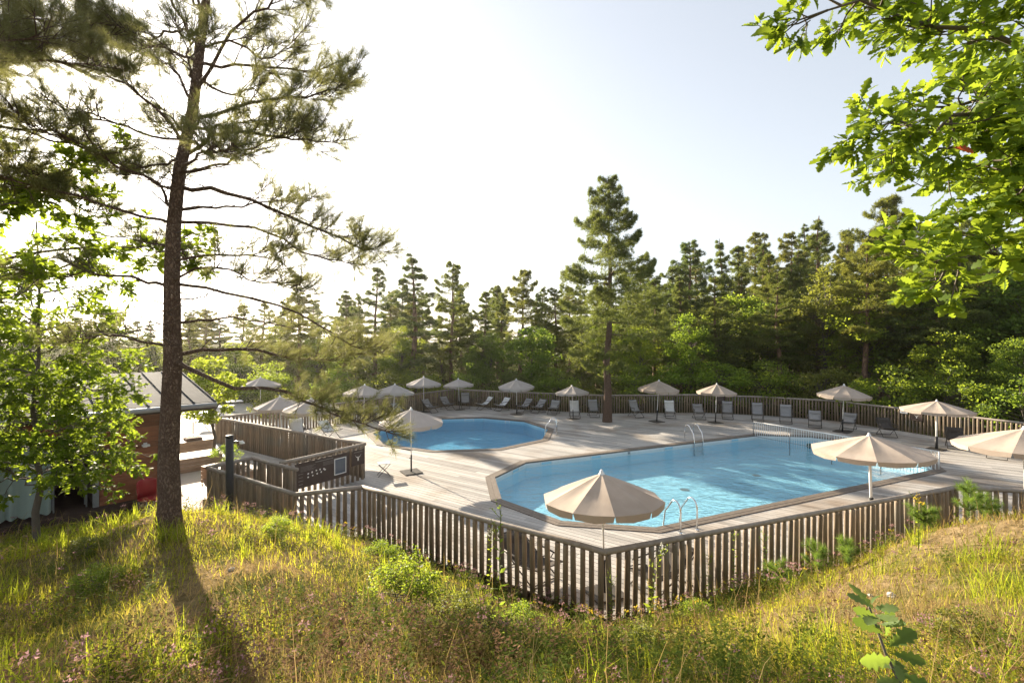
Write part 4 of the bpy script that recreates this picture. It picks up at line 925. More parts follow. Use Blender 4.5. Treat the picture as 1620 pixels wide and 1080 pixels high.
L3(8.4, (-3.5, 7.3, 8.7), (-2.8, 7.7, 8.7), r=.03, start=.25, dens=1.2); L3(6.9, (-3.7, 5.8, 6.8), (-3.1, 5.2, 6.6), r=.028, start=.35, dens=1.0)
L3(5.30, (-5.4, 6.5, 5.45), (-6.3, 6.4, 5.4), r=.03, start=.5, dens=.5); L3(4.50, (-5.3, 6.9, 4.55), (-6.1, 7.2, 4.62), (-6.8, 7.3, 4.55), r=.03, start=.55, dens=.4)
L3(6.3, (-5.2, 7.0, 6.9), (-6.0, 7.3, 7.1), r=.028, start=.35, dens=.9); L3(7.3, (-5.0, 6.3, 7.9), (-5.9, 6.1, 8.1), r=.03, start=.3, dens=1.1); L3(7.8, (-4.9, 6.9, 8.5), (-5.7, 7.2, 8.9), r=.03, start=.25, dens=1.2)
L3(8.6, (-4.6, 6.4, 9.3), (-4.2, 6.0, 9.6), r=.028, start=.2, dens=1.2); L3(9.2, (-4.9, 7.0, 9.8), (-5.4, 7.2, 10.2), r=.026, start=.2, dens=1.2); L3(9.4, (-3.7, 6.8, 10.0), (-3.2, 6.9, 10.3), r=.026, start=.2, dens=1.2)
L3(4.8, (-4.2, 7.3, 4.9), (-3.6, 8.0, 4.75), r=.024, start=.5, dens=.6); L3(5.8, (-5.0, 7.3, 5.9), (-5.3, 8.0, 5.8), r=.024, start=.5, dens=.6)
for k in range(16):
    z = 5.6 + 3.6 * (k + .5) / 16; a = k * 2.4 + kp.r.normal() * .3; Lb_ = kp.r.uniform(1.3, 2.3) * (1.1 - .12 * (z - 5.6)); p = at_z(z); d = Vector((math.cos(a), math.sin(a) * .8, 0)); up = kp.r.uniform(-.05, .4)
    kp.limb([p, p + d * Lb_ * .4 + Vector((0, 0, up * .3)), p + d * Lb_ * .75 + Vector((0, 0, up * .5)) + kp.rv(.1), p + d * Lb_ + Vector((0, 0, up * .8))], .024, start=.45, dens=.9)
for _ in range(40):
    z = kp.r.uniform(4.2, 7.6); p = at_z(z); a = kp.r.uniform(0, 6.28); Ld = kp.r.uniform(.4, 1.3); d = Vector((math.cos(a), math.sin(a), kp.r.uniform(-.15, .25)))
    kp.tw.tube(kp.curve([p, p + d * Ld * .5 + kp.rv(.08), p + d * Ld + kp.rv(.12)], 5, .02), [.012, .010, .008, .006, .005, .003], 4, cap=False)
kp.finish(root)
# a second pine whose trunk stands outside the picture on the left; its boughs hang into the top left corner
qx, qy = -8.1, 5.6; qz = Hs(qx, qy) - .1; qp = NearPine(62); root = thing('pine_tree', 'dark pine boughs hanging in at the top left corner', 'tree', (qx, qy, qz))
qp.tr.tube(qp.curve([(0, 0, 0), (.05, 0, 2.5), (.1, .05, 5.5), (.05, .1, 9.5)], 12, .01), [.24 - .017 * i for i in range(13)], 12, cap=False)
for z0, pts in ((6.6, [(-7.0, 5.7, 7.0), (-6.1, 5.8, 7.1), (-5.2, 5.9, 6.9)]), (7.0, [(-6.9, 5.4, 7.6), (-6.0, 5.3, 7.8), (-5.2, 5.3, 7.9)]), (7.4, [(-7.0, 6.0, 8.0), (-6.2, 6.2, 8.3), (-5.4, 6.3, 8.5)]), (7.9, [(-6.9, 5.5, 8.5), (-6.2, 5.4, 8.9), (-5.5, 5.4, 9.0)]),
                (6.1, [(-7.3, 6.2, 6.5), (-6.6, 6.7, 6.6), (-6.0, 7.0, 6.4)]), (6.8, [(-7.3, 5.0, 7.2), (-6.4, 4.7, 7.3), (-5.6, 4.6, 7.1)]), (8.3, [(-7.4, 5.2, 8.7), (-6.6, 5.0, 9.0)]), (7.6, [(-6.8, 5.8, 7.9), (-5.9, 5.9, 8.0), (-5.0, 5.9, 7.9)]), (6.3, [(-7.2, 5.6, 6.7), (-6.4, 5.6, 6.75), (-5.7, 5.7, 6.5)]), (7.2, [(-7.1, 5.2, 7.4), (-6.3, 5.1, 7.5), (-5.6, 5.0, 7.45)]), (8.0, [(-7.0, 5.9, 8.3), (-6.2, 6.0, 8.5), (-5.5, 6.0, 8.55)])):
    qp.limb([(.08, .05, z0 - qz)] + [(p[0] - qx, p[1] - qy, p[2] - qz) for p in pts], .04, start=.2, dens=1.5, tl=.65, gap=.11)
qp.finish(root)
# ------------------------------------------------------------------ oaks: lobed leaves in whorls at the twig ends
def oak_leaf(fine=True, curl=.16, fold=.22):
    half = [(.0, .012), (.10, .03), (.20, .13), (.27, .085), (.40, .22), (.48, .13), (.60, .28), (.69, .16), (.80, .22), (.88, .13), (.95, .10), (1.0, .0)] if fine else [(0, .012), (.22, .14), (.32, .09), (.55, .27), (.68, .15), (.86, .20), (1.0, .0)]
    V, F = [], []
    for (y, x) in half:
        dz = -curl * y * y; V += [(-x, .10 * x, y + 0), (0, 0 + dz * .6, y), (x, .10 * x, y)]
        V[-3] = (-x, fold * x + dz * .6, y); V[-1] = (x, fold * x * .7 + dz * .6, y)
    for i in range(len(half) - 1):
        a = 3 * i
        for q in ((a, a + 1, a + 4), (a, a + 4, a + 3), (a + 1, a + 2, a + 5), (a + 1, a + 5, a + 4)): F.append(q)
    return np.array(V), np.array(F)
class Oak:
    def __init__(s, seed, leaf): s.r = np.random.default_rng(seed); s.tr = MB(); s.P = []; s.D = []; s.leaf = leaf; s.UP = []
    rv = NearPine.rv; curve = NearPine.curve
    def whorl(s, p, d, n):
        d = d.normalized(); a0 = s.r.uniform(0, 6.28); sd = d.orthogonal().normalized(); up = d.cross(sd)
        for k in range(n):
            a = a0 + 6.283 * k / n; out = sd * math.cos(a) + up * math.sin(a); out.z *= .45
            s.P.append(p + s.rv(.012)); s.D.append(d * s.r.uniform(.3, .9) + out * 1.0 + s.rv(.18) + Vector((0, 0, -.12)))
    def spray(s, p, d, L, lvl, n=6):
        d = d.normalized(); e = p + d * L + s.rv(.08 * L); m = p.lerp(e, .5) + s.rv(.06 * L); s.tr.tube([p, m, e], [.004 + .004 * lvl, .003 + .002 * lvl, .002 + .001 * lvl], 4, cap=False)
        if lvl > 0:
            for k in range(int(s.r.integers(3, 6))):
                u = s.r.uniform(.25, 1); q = p.lerp(e, u); s.spray(q, d * .8 + s.rv(.5), L * s.r.uniform(.4, .65), lvl - 1, n)
        else:
            for u in (.55, .8): s.whorl(p.lerp(e, u), d, 2)
        s.whorl(e, d, n)
    def limb(s, pts, r0, start=.3, gap=.2, L=.4, lvl=1, n=6):
        c = s.curve(pts, 10, .03); tot = sum((c[i + 1] - c[i]).length for i in range(10)); s.tr.tube(c, [r0 * (1 - .8 * i / 10) for i in range(11)], 6, cap=False); u = start
        while u < 1:
            i = min(int(u * 10), 9); p = c[i].lerp(c[i + 1], u * 10 - i); t = (c[i + 1] - c[i]).normalized(); s.spray(p, t * .7 + s.rv(.6), L * s.r.uniform(.6, 1.2), lvl, n); u += gap / tot * s.r.uniform(.7, 1.3)
        s.spray(c[-1], c[-1] - c[-2], L, lvl, n)
    def finish(s, root, fine, mat='leaf_oak', face=(0, 0, 1)):
        s.tr.build('trunk', 'bark_grey', root, smooth=True); P = np.array([tuple(q) for q in s.P]); D = np.array([tuple(q) for q in s.D]); n = len(P)
        rl = np.broadcast_to(np.array(face, float), (n, 3)) + s.r.normal(size=(n, 3)) * .45
        Dn = D / np.linalg.norm(D, axis=1, keepdims=True); X = np.cross(rl, Dn); X /= np.maximum(np.linalg.norm(X, axis=1, keepdims=True), 1e-6); Y = np.cross(Dn, X)
        M = np.stack([X, Y, Dn], 2) * (s.r.uniform(.65, 1.2, n) * s.leaf).reshape(-1, 1, 1); c3_ = np.array_split(s.r.permutation(n), 3)
        return link('leaves', scatter_mesh('leaves', [(*oak_leaf(fine, cu, fo), P[q], M[q]) for q, (cu, fo) in zip(c3_, ((.1, .15), (.45, .35), (-.25, .55)))]), mat, root)
ox, oy = 4.9, 3.5; oz = Hs(ox, oy) - .1; ok = Oak(71, .104); root = thing('oak_tree', 'green oak boughs hanging into the top right corner', 'tree', (ox, oy, oz))
ok.tr.tube(ok.curve([(0, 0, 0), (.02, .02, 1.5), (-.05, 0, 3.2), (0, .05, 5.5)], 10, .01), [.16 - .011 * i for i in range(11)], 12, cap=False)
for z0, pts, kw in ((4.6, [(4.0, 3.3, 6.2), (3.3, 3.15, 6.45), (2.55, 3.05, 6.62), (1.95, 3.0, 6.6)], dict(r0=.03, start=.35)), (4.3, [(4.0, 3.4, 6.2), (3.4, 3.3, 6.25), (2.85, 3.2, 6.1)], dict(r0=.03, start=.2)),
                (4.0, [(4.0, 3.2, 5.95), (3.3, 3.05, 6.0), (2.7, 3.0, 5.92), (2.28, 3.0, 5.88)], dict(r0=.028, start=.3)), (3.7, [(4.1, 3.3, 5.7), (3.5, 3.2, 5.75), (2.95, 3.1, 5.66)], dict(r0=.028, start=.25)),
                (3.4, [(4.1, 3.2, 5.5), (3.5, 3.1, 5.5), (3.0, 3.05, 5.45)], dict(r0=.026, start=.3)), (2.9, [(4.2, 3.2, 5.1), (3.5, 3.05, 5.12), (2.85, 3.0, 5.08), (2.62, 3.0, 5.05)], dict(r0=.026, start=.45)),
                (4.9, [(4.1, 3.8, 6.8), (3.5, 3.7, 6.9), (2.8, 3.6, 6.95)], dict(r0=.03, start=.2)), (4.1, [(4.2, 3.9, 6.1), (3.7, 4.0, 6.2), (3.3, 4.1, 6.1)], dict(r0=.026, start=.2)), (3.2, [(4.3, 3.6, 5.4), (3.8, 3.6, 5.42), (3.45, 3.6, 5.3)], dict(r0=.024, start=.3)),
                (4.7, [(4.1, 3.1, 6.6), (3.5, 2.9, 6.75), (3.0, 2.8, 6.7)], dict(r0=.028, start=.2)), (3.6, [(4.1, 3.0, 5.7), (3.6, 2.8, 5.85), (3.15, 2.75, 5.8)], dict(r0=.026, start=.25))):
    ok.limb([(0, 0, z0)] + [(p[0] - ox, p[1] - oy, p[2] - oz) for p in pts], gap=.14, L=.27, lvl=1, n=6, **kw)
ok.finish(root, True, face=(-.15, -.5, .8))
rl_ = oak_leaf(True); rm = scatter_mesh('red_leaf', [(*rl_, np.array([(2.46, 2.70, 5.63)]), frames(np.array([(.95, .0, -.1)]), [.13], rng, (0, -1, .5)))])
link('red_leaf', rm, 'leaf_red', root).matrix_parent_inverse = Matrix.Translation((-ox, -oy, -oz))
ox, oy = -8.95, 9.1; oz = Hs(ox, oy) - .08; yo = Oak(72, .125); root = thing('oak_tree', 'young oak with bright backlit leaves in front of the hut', 'tree', (ox, oy, oz))
yo.tr.tube(yo.curve([(0, 0, 0), (.03, .02, 1.2), (-.06, .03, 2.6), (.05, 0, 4.2), (-.1, .1, 6.2)], 12, .02), [.065 - .0045 * i for i in range(13)], 8, cap=False)
for k in range(46):
    f = k / 45; z0 = 1.15 + 3.9 * f; a = k * 2.4 + yo.r.normal() * .3; L = (1.5 - .45 * f) * yo.r.uniform(.65, 1.1); d = Vector((math.cos(a) * 1.15, math.sin(a) * .8, 0)); up = yo.r.uniform(-.05, .35)
    yo.limb([(0, 0, z0), d * L * .4 + Vector((0, 0, z0 + .12 + up * .3)), d * L * .75 + Vector((0, 0, z0 + .15 + up * .7)), d * L + Vector((0, 0, z0 + .1 + up))], .016, start=.3, gap=.25, L=.36, lvl=1, n=5)
for k in range(22):
    z0 = 1.25 + 2.0 * k / 21; a = k * 2.4 + .7; L = yo.r.uniform(.8, 1.5); d = Vector((math.cos(a) * 1.1 + .12, math.sin(a) * .7, 0)); up = yo.r.uniform(-.1, .3)
    yo.limb([(0, 0, z0), d * L * .5 + Vector((0, 0, z0 + .1 + up * .4)), d * L + Vector((0, 0, z0 + .1 + up))], .013, start=.3, gap=.2, L=.36, lvl=1, n=5)
yo.finish(root, False)
ox, oy = -8.0, 6.2; oz = Hs(ox, oy) - .08; lo = Oak(73, .12); root = thing('oak_tree', 'oak branches with yellow-green leaves coming in from the left edge', 'tree', (ox, oy, oz))
lo.tr.tube(lo.curve([(0, 0, 0), (.03, .02, 1.5), (-.06, .03, 3.2), (.05, 0, 5.2)], 10, .02), [.09 - .007 * i for i in range(11)], 8, cap=False)
for z0, pts in ((3.4, [(-7.3, 6.4, 5.2), (-6.6, 6.5, 5.5), (-6.0, 6.6, 5.75)]), (3.9, [(-7.2, 6.1, 6.0), (-6.4, 6.1, 6.3), (-5.7, 6.2, 6.35)]), (3.0, [(-7.3, 6.2, 4.8), (-6.7, 6.2, 5.05), (-6.1, 6.3, 5.2)]), (4.3, [(-7.2, 6.5, 6.6), (-6.5, 6.6, 6.9), (-5.9, 6.6, 7.0)]), 
                (3.7, [(-7.2, 6.9, 5.7), (-6.4, 7.2, 5.95), (-5.6, 7.3, 6.0), (-5.0, 7.3, 5.8)])):
    lo.limb([(0, 0, z0)] + [(p[0] - ox, p[1] - oy, p[2] - oz) for p in pts], .026, start=.3, gap=.18, L=.36, lvl=1, n=5)
    if z0 > 3.6: lo.limb([(0, 0, z0 + .2)] + [(p[0] - ox - .1, p[1] - oy + .35, p[2] - oz + lo.r.uniform(-.25, .35)) for p in pts], .022, start=.35, gap=.22, L=.36, lvl=1, n=5)
lo.finish(root, False)
# oak seedling low in the foreground, to the right
ox, oy = 1.72, 2.0; oz = Hs(ox, oy) - .02; sd_ = Oak(74, .088); root = thing('oak_seedling', 'oak seedling with large grey-green leaves at the bottom right', 'plant', (ox, oy, oz))
root.scale = (1.5, 1.5, 1.35); top = [(.0, 0, 0), (-.03, .0, .2), (-.10, .02, .38), (-.14, .03, .52)]; sd_.tr.tube(top, [.007, .006, .004, .003], 6)
for k, (z, a) in enumerate([(.2, 0), (.25, 3.0), (.3, 1.2), (.36, 4.4), (.41, .3), (.45, 2.6), (.5, 3.9), (.52, 1.6), (.53, 5.4), (.17, 5.0), (.12, 2.0), (.28, 4.6), (.34, 2.2), (.39, 5.7), (.44, .9), (.48, 5.0), (.5, 2.9), (.22, 1.5), (.31, 3.5), (.26, .5), (.33, 5.3), (.37, 3.1), (.42, 4.0), (.46, 1.9), (.49, .2), (.51, 4.6), (.53, 2.3), (.54, .8)]):
    x = -.14 * (z / .52) ** 1.4; sd_.P.append(Vector((x, .01, z))); sd_.D.append(Vector((math.cos(a), math.sin(a) * .8, .35 if z > .4 else .0)))
sd_.finish(root, True, 'leaf_seedling', face=(0, -.6, .6))
# ------------------------------------------------------------------ meadow on the knoll
rg = np.random.default_rng(99)
_fl = [np.array(p, float) for p in (C0, D0, D1, D2, E0, F0, G0, (22, 11))]
def outside_fence(x, y):
    ok_ = ~in_poly(x, y, _DP)
    return ok_
def meadow_points(n, ymin=1.2, ymax=11.5, fall=1.0):
    """random points on the knoll in front of the fence, denser towards the camera's feet"""
    u = rg.random(n); y = ymin * (ymax / ymin) ** (u ** fall) if fall else ymin + (ymax - ymin) * u
    x = rg.uniform(-1.22, 1.22, n) * (y + .6); k = outside_fence(x, y); x, y = x[k], y[k]
    return x, y
def vnoise(x, y, f, s=0): return .5 + .5 * np.sin(x * f + 1.7 * np.sin(y * f * .8 + s) + s) * np.cos(y * f * 1.13 + 1.3 * np.sin(x * f * .7 - s))
def on_path(x, y):      # the trodden strip left of the trunk's foot, and dry patches
    return np.exp(-((x + 2.75 - .12 * (y - 4)) / .42) ** 2) * sstep(-y, -6.4, -5.0)
def spot(x, y, cx, cy, r): return np.exp(-((x - cx) ** 2 + (y - cy) ** 2) / (r * r))
def bright_zone(x, y): return np.clip(spot(x, y, -5.9, 6.9, 1.3) + spot(x, y, -3.0, 2.6, .8) + spot(x, y, 5.6, 5.6, 1.3) + .7 * spot(x, y, -3.0, 8.0, 1.3) + .5 * spot(x, y, 4.2, 3.6, .9), 0, 1)
def herb_zone(x, y): return np.clip(spot(x, y, -.9, 4.6, 1.7) + .8 * spot(x, y, .4, 3.2, 1.2) + .7 * spot(x, y, .6, 6.3, 1.2), 0, 1)
def dry_zone(x, y): return np.clip(spot(x, y, 3.6, 4.7, 1.0) + on_path(x, y) + .8 * spot(x, y, -.9, 3.1, .7) + .6 * spot(x, y, 6.6, 6.4, 1.0), 0, 1)
def blade(bend, w=.05):
    V = [(-w / 2, 0, 0), (w / 2, 0, 0), (-w * .42, bend * .22, .45), (w * .42, bend * .22, .45), (-w * .26, bend * .62, .78), (w * .26, bend * .62, .78), (0, bend * 1.15, 1.0 - .22 * bend)]
    return np.array(V), np.array([(0, 1, 3), (0, 3, 2), (2, 3, 5), (2, 5, 4), (4, 5, 6)])
def up_frames(n, tilt, h, wid):
    az = rg.uniform(0, 2 * np.pi, n); t = np.abs(rg.normal(0, tilt, n)); ta = rg.uniform(0, 2 * np.pi, n)
    Z = np.stack([np.sin(t) * np.cos(ta), np.sin(t) * np.sin(ta), np.cos(t)], 1); X = np.stack([np.cos(az), np.sin(az), np.zeros(n)], 1); X -= Z * (X * Z).sum(1, keepdims=True); X /= np.linalg.norm(X, axis=1, keepdims=True); Y = np.cross(Z, X)
    return np.stack([X * wid[:, None], Y * h[:, None], Z * h[:, None]], 2)
def grass(name, n, hlo, hhi, w, mat, label, dens=None, tilt=.28, clump=0.0, ymax=11.5, fall=.9):
    x, y = meadow_points(n, ymax=ymax, fall=fall)
    if dens is not None: k = rg.random(len(x)) < dens(x, y); x, y = x[k], y[k]
    if clump:
        m = len(x); g = rg.integers(0, max(1, m // 26), m); x = x[g] + rg.normal(0, clump, m); y = y[g] + rg.normal(0, clump, m); k = outside_fence(x, y); x, y = x[k], y[k]
    z = H(x, y) - .012; h = rg.uniform(hlo, hhi, len(x)) * (.75 + .5 * vnoise(x, y, 1.7, 3)); wd = w * (1 + .22 * np.maximum(0, y - 3)) / .05 * rg.uniform(.7, 1.3, len(x))
    M = up_frames(len(x), tilt, h, wd); P = np.stack([x, y, z], 1); c = np.array_split(np.arange(len(x)), 4)
    me = scatter_mesh(name, [(*blade(b), P[q], M[q]) for b, q in zip((.12, .35, .6, .9), c)])
    o = link(name, me, mat); tag(o, label, 'grass', kind='stuff'); return o
grass('meadow_grass', 130000, .05, .15, .0045, 'grass_green', 'green and straw-coloured meadow grass covering the knoll', lambda x, y: np.clip(.30 + .75 * vnoise(x, y, 1.6) - .75 * dry_zone(x, y) - .45 * herb_zone(x, y), .05, 1))
grass('tall_grass', 46000, .14, .34, .005, 'grass_bright', 'taller bright grass tufts on the knoll', lambda x, y: np.clip(1.5 * bright_zone(x, y) * (.2 + vnoise(x, y, 2.2, 2)) + .22 * vnoise(x, y, 1.2, 6) - dry_zone(x, y), 0, 1), .24, .05)
grass('dry_grass', 80000, .05, .16, .004, 'grass_dry', 'dry pale straw lying among the meadow grass', lambda x, y: np.clip(.15 + .6 * vnoise(x, y, 1.4, 5) + .7 * dry_zone(x, y), 0, 1), .85)
grass('dry_stalks', 3200, .30, .62, .0035, 'grass_dry', 'tall dry grass stalks standing above the meadow', lambda x, y: np.clip(1.8 * vnoise(x, y, .9, 1) - .6 - 2 * on_path(x, y), 0, 1), .2)
# herbs: stems with many small leaves, some ending in pink or yellow flower heads
def herb_template(seed, nleaf, h, spread, leaf, w=.45):
    r = np.random.default_rng(seed); V, F = [], []
    for i in range(nleaf):
        z = h * (.12 + .85 * (i + r.random()) / nleaf); a = r.uniform(0, 6.28); d = np.array([math.cos(a), math.sin(a), r.uniform(-.2, .8)]); d /= np.linalg.norm(d); s = np.cross(d, (0, 0, 1)); s /= np.linalg.norm(s) + 1e-9
        c = np.array([r.normal() * spread * z, r.normal() * spread * z, z]); L = leaf * r.uniform(.6, 1.2); k = len(V)
        V += [c, c + d * L * .5 + s * L * w * .5, c + d * L, c + d * L * .5 - s * L * w * .5]; F += [(k, k + 1, k + 2), (k, k + 2, k + 3)]
    k = len(V); V += [np.array((-.0022, 0, 0)), np.array((.0022, 0, 0)), np.array((0, 0, h))]; F.append((k, k + 1, k + 2))
    return np.array(V), np.array(F)
def head_template(seed, n, h, rad, leaf, flat=.5):
    r = np.random.default_rng(seed); V, F = [], []
    for i in range(n):
        q = r.normal(size=3); q /= np.linalg.norm(q); c = np.array([q[0] * rad, q[1] * rad, h + q[2] * rad * flat]); a = r.normal(size=3); a /= np.linalg.norm(a); b = np.cross(a, q); b /= np.linalg.norm(b) + 1e-9; k = len(V)
        V += [c - a * leaf, c + b * leaf, c + a * leaf]; F.append((k, k + 1, k + 2))
    return np.array(V), np.array(F)
def herbs(name, n, mat, label, tmpl, dens, smin, smax, ymax=11.5, cat='plants', pts=None, fall=.75):
    if pts is None:
        x, y = meadow_points(n, ymin=1.6, ymax=ymax, fall=fall); k = rg.random(len(x)) < dens(x, y); x, y = x[k], y[k]
    else: x, y = pts
    s = rg.uniform(smin, smax, len(x)) * (.8 + .4 * vnoise(x, y, 1.3, 7)); M = up_frames(len(x), .16, s, s); P = np.stack([x, y, H(x, y) - .01], 1)
    c = np.array_split(np.arange(len(x)), len(tmpl)); o = link(name, scatter_mesh(name, [(*t, P[q], M[q]) for t, q in zip(tmpl, c)]), mat); tag(o, label, cat, kind='stuff'); return x, y, s, P, M
HT = [herb_template(1, 26, 1, .12, .16), herb_template(2, 34, 1, .18, .13), herb_template(3, 22, 1, .1, .2, .3)]
def near_fence(x, y):
    d = np.full(len(x), 9.)
    for a, b in zip(_fl[:-1], _fl[1:]):
        ab = b - a; t = np.clip(((x - a[0]) * ab[0] + (y - a[1]) * ab[1]) / (ab @ ab), 0, 1); d = np.minimum(d, np.hypot(x - a[0] - ab[0] * t, y - a[1] - ab[1] * t))
    return np.exp(-(d / 1.6) ** 2)
herbs('meadow_herbs', 13000, 'herb', 'low leafy herbs growing through the meadow grass', HT, lambda x, y: np.clip(.08 + .55 * vnoise(x, y, .9, 4) + .9 * herb_zone(x, y) - 1.0 * dry_zone(x, y), 0, 1), .10, .27)
x, y, s, P, M = herbs('fence_herbs', 5000, 'herb', 'taller herbs along the foot of the near fence', HT, lambda x, y: .95 * near_fence(x, y) * (x < 6.5), .22, .42, fall=.45)
def heads(name, sel, mat, label, tm, P, M):
    if len(P[sel]) == 0: return
    c = np.array_split(np.where(sel)[0], len(tm)); o = link(name, scatter_mesh(name, [(*t, P[q], M[q]) for t, q in zip(tm, c)]), mat); tag(o, label, 'flowers', kind='stuff')
rn = rg.random(len(x))
heads('pink_flowers', (rn < .55) & (vnoise(x, y, .8, 1) > .3), 'flower_pink', 'pinkish brown flower heads along the near fence', [head_template(5, 22, .98, .14, .035), head_template(6, 16, .95, .12, .04)], P, M)
heads('yellow_flowers', (rn > .80), 'flower_yellow', 'yellow flower heads among the herbs by the fence', [head_template(7, 14, .95, .10, .035), head_template(8, 9, 1.0, .08, .04)], P, M)
x, y, s, P, M = herbs('seeding_herbs', 5200, 'seed_brown', 'brown seeding herb stems scattered over the knoll', [herb_template(4, 18, 1, .08, .10)], lambda x, y: np.clip(1.2 * vnoise(x, y, 1.0, 8) - .3 + .6 * herb_zone(x, y) - on_path(x, y), 0, 1), .14, .34)
rn = rg.random(len(x))
heads('meadow_seed_heads', rn < .5, 'seed_brown', 'small brown seed heads over the knoll', [head_template(9, 12, .98, .10, .03, 1.2)], P, M)
heads('meadow_pink_flowers', rn > .75, 'flower_pink', 'small pink flower heads over the knoll', [head_template(10, 14, .98, .12, .03)], P, M)
# low dark-leaved shrublets that break up the slope
for k, (x, y, sc_, w) in enumerate([(-1.15, 5.1, .22, 'largest dark shrublet on the middle of the slope'), (-.55, 4.5, .17, 'dark shrublet just below the largest one'), (.15, 5.5, .16, 'low shrublet between the slope middle and the fence corner'), (-.2, 3.4, .14, 'low shrublet near the bottom middle of the picture'), (-3.4, 6.9, .13, 'low shrublet right of the pine trunk'),
        (-5.35, 6.1, .12, 'low shrublet left of the pine trunk'), (2.4, 6.2, .13, 'low shrublet right of the fence corner'), (3.1, 3.3, .13, 'low shrublet above the oak seedling'), (-4.3, 5.0, .13, 'low shrublet in the shade at the left'), (1.1, 3.9, .13, 'low shrublet left of the fallen branch'), (-2.0, 7.4, .15, 'low shrublet below the left part of the near fence')]):
    o = thing('shrublet', w, 'shrub', (x, y, Hs(x, y) - .03), k * 1.3, 'shrublets on the knoll'); o.scale = (sc_ * 1.15, sc_ * 1.15, sc_ * .85); link('stem', BUSH[k % 2][0], None, o); link('crown', BUSH[k % 2][1], None, o)
# single tall weeds
def weed(label, px, py_, h, seed, flower=None, leaf=.07, n=34):
    r = np.random.default_rng(seed); z = Hs(px, py_) - .02; root = thing('tall_weed', label, 'weed', (px, py_, z), group='tall weeds in front of the near fence'); m = MB(); bend = r.normal(size=2) * .05
    ax = [Vector((bend[0] * t * t * h, bend[1] * t * t * h, h * t)) for t in np.linspace(0, 1, 7)]; m.tube(ax, [.006 - .0007 * i for i in range(7)], 5)
    P, D, S = [], [], []
    for i in range(n):
        u = .08 + .9 * (i + r.random()) / n; a = i * 2.4; d = Vector((math.cos(a), math.sin(a), .35)); P.append(tuple(poly_at(ax, u))); D.append(tuple(d)); S.append(leaf * (1.25 - .75 * u) * r.uniform(.7, 1.3))
    for i in range(7):
        u = r.uniform(.72, .98); a = r.uniform(0, 6.28); p = poly_at(ax, u); e = p + Vector((math.cos(a) * .09, math.sin(a) * .09, .10)); m.tube([p, e], [.0025, .0015], 4)
        for k in range(5): P.append(tuple(p.lerp(e, .4 + .15 * k))); D.append(tuple(Vector(r.normal(size=3)) + Vector((0, 0, .5)))); S.append(leaf * .35)
    m.build('stem', 'herb', root); link('leaves', scatter_mesh('leaves', [(*leaf_quad(.42), np.array(P), frames(np.array(D), np.array(S), r))]), 'leaf_far', root)
    if flower: fl = head_template(seed, 30, h * 1.0, .045, .013, 1.6); me = np_mesh('flower_head', fl[0] + np.array([bend[0] * h, bend[1] * h, 0]), fl[1]); link('flower_head', me, flower, root)
for q in (('tall thin weed standing left of the front parasol', -.12, 4.3, 1.25, 1, None, .08), ('tall leafy weed left of the fence corner', -.35, 7.6, 1.15, 2, 'flower_white'), ('tall weed in front of the near ladder', 1.72, 6.05, 1.15, 3, 'flower_white', .08), ('leafy weed right at the fence corner', 1.55, 7.45, .95, 4, None),
          ('leafy weed to the right of the near ladder, first', 3.15, 7.75, 1.05, 5, None), ('leafy weed to the right of the near ladder, second', 3.65, 7.95, 1.1, 6, None), ('leafy weed to the right of the near ladder, third', 4.35, 8.3, 1.0, 7, None), ('yellow-flowered weed on the right rise', 5.55, 6.6, .75, 8, 'flower_yellow', .05), ('yellow-flowered weed by the fence corner', 2.2, 7.6, .7, 9, 'flower_yellow', .06), ('dark leafy weed in the middle of the slope', -.95, 5.1, .75, 10, None, .08)): weed(*q)
# pine seedlings
YT = (tuft(26, .12, .005, 25, 70, .9, 7),)
def seedling(label, px, py_, h, seed, side=.3):
    r = np.random.default_rng(seed); root = thing('pine_seedling', label, 'seedling', (px, py_, Hs(px, py_) - .02), group='pine seedlings by the near fence'); m = MB(); P, D = [], []
    def shoot(p, d, L):
        d = d.normalized(); e = p + d * L; m.tube([p, e], [.007, .004], 5); n = int(L / .022)
        for i in range(n): P.append(tuple(p.lerp(e, .15 + .85 * i / n))); D.append(tuple(d + Vector(r.normal(size=3)) * .12))
    shoot(Vector((0, 0, 0)), Vector((r.normal() * .05, r.normal() * .05, 1)), h)
    for lv in (.35, .55, .75):
        for k in range(4): a = r.uniform(0, 6.28); shoot(Vector((0, 0, h * lv)), Vector((math.cos(a), math.sin(a), r.uniform(.5, 1.1))), h * side * r.uniform(.7, 1.2))
    m.build('stem', 'bark_twig', root); P, D = np.array(P), np.array(D); link('needles', scatter_mesh('needles', [(*YT[0], P, frames(D, r.uniform(.6, 1.0, len(P)), r))]), 'needles_young', root)
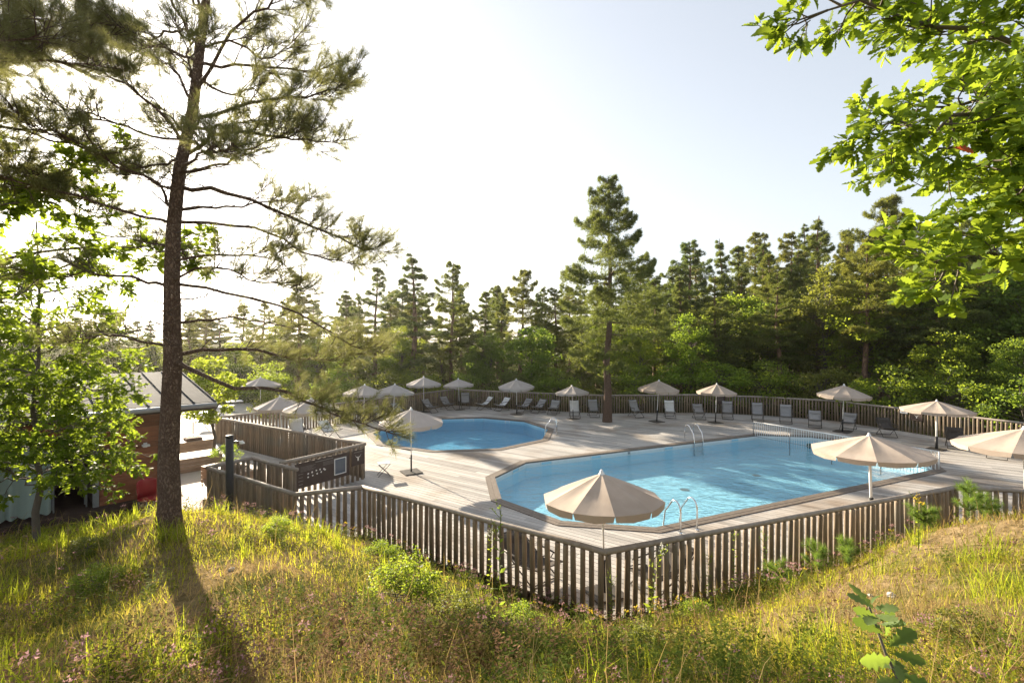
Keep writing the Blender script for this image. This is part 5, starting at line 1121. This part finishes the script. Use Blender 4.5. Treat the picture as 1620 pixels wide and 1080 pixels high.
for q in (('tallest pine seedling, rising above the fence at the right', 6.75, 7.15, .62, 1, .28), ('second pine seedling close to the tallest one at the right', 6.25, 7.35, .42, 2, .4), ('bright pine seedling in front of the fence below the big parasol', 4.75, 7.55, .55, 3, .42), ('small pine seedling left of the bright one', 4.25, 7.75, .42, 4, .42), ('pine seedling at the far right beyond the tallest', 7.35, 7.5, .45, 5, .35), ('low pine seedling in the grass before the right fence', 5.1, 7.3, .38, 6, .45)): seedling(*q)
# fallen branch and stones
pts = [(.75, 3.05), (.95, 3.02), (1.15, 3.1), (1.3, 3.06), (1.42, 3.2), (1.6, 3.28)]; m = MB(); path = [(a, b, Hs(a, b) + .035 + .02 * (i % 2)) for i, (a, b) in enumerate(pts)]
m.tube(path, [.008, .011, .012, .013, .011, .005], 7); m.tube([path[3], (1.22, 3.2, path[3][2] + .05), (1.3, 3.32, path[3][2] + .04)], [.007, .005, .003], 5)
tag(m.build('fallen_branch', 'stick', smooth=True), 'dry crooked branch lying in the grass at the bottom', 'branch')
def stone(label, px, py_, s, seed):
    r = np.random.default_rng(seed); m = MB().lathe([(math.sin(R(t)) * s, -math.cos(R(t)) * s * .6) for t in range(0, 181, 30)], 8); m.v = [tuple(np.array(v) * (1 + .18 * r.normal())) for v in m.v]
    tag(m.build('stone', 'stone', None, (px, py_, Hs(px, py_) + s * .25), smooth=False), label, 'stone', 'pale stones in the grass')
stone('pale stone in the dry grass at the right', 4.0, 5.1, .05, 1); stone('small pale stone beside the larger one', 3.85, 5.2, .03, 2); stone('pale stone on the trodden strip below the pine', -2.9, 5.0, .03, 3)
bpy.context.view_layer.update()

hz_m, nt, out = new_mat('haze_air')
pv = add(nt, 'ShaderNodeVolumePrincipled'); pv.inputs['Color'].default_value = (1, .96, .90, 1); pv.inputs['Density'].default_value = .00028; pv.inputs['Anisotropy'].default_value = .7
nt.links.new(pv.outputs[0], out.inputs['Volume'])
zlo, zhi = float(GZ.min()) - 2.5, 26.0
hzo = MB().box((0, 600, (zlo + zhi) / 2), (2600, 2600, zhi - zlo)).build('haze', 'haze_air'); tag(hzo, 'thin warm morning haze over the whole place', 'haze', kind='stuff')
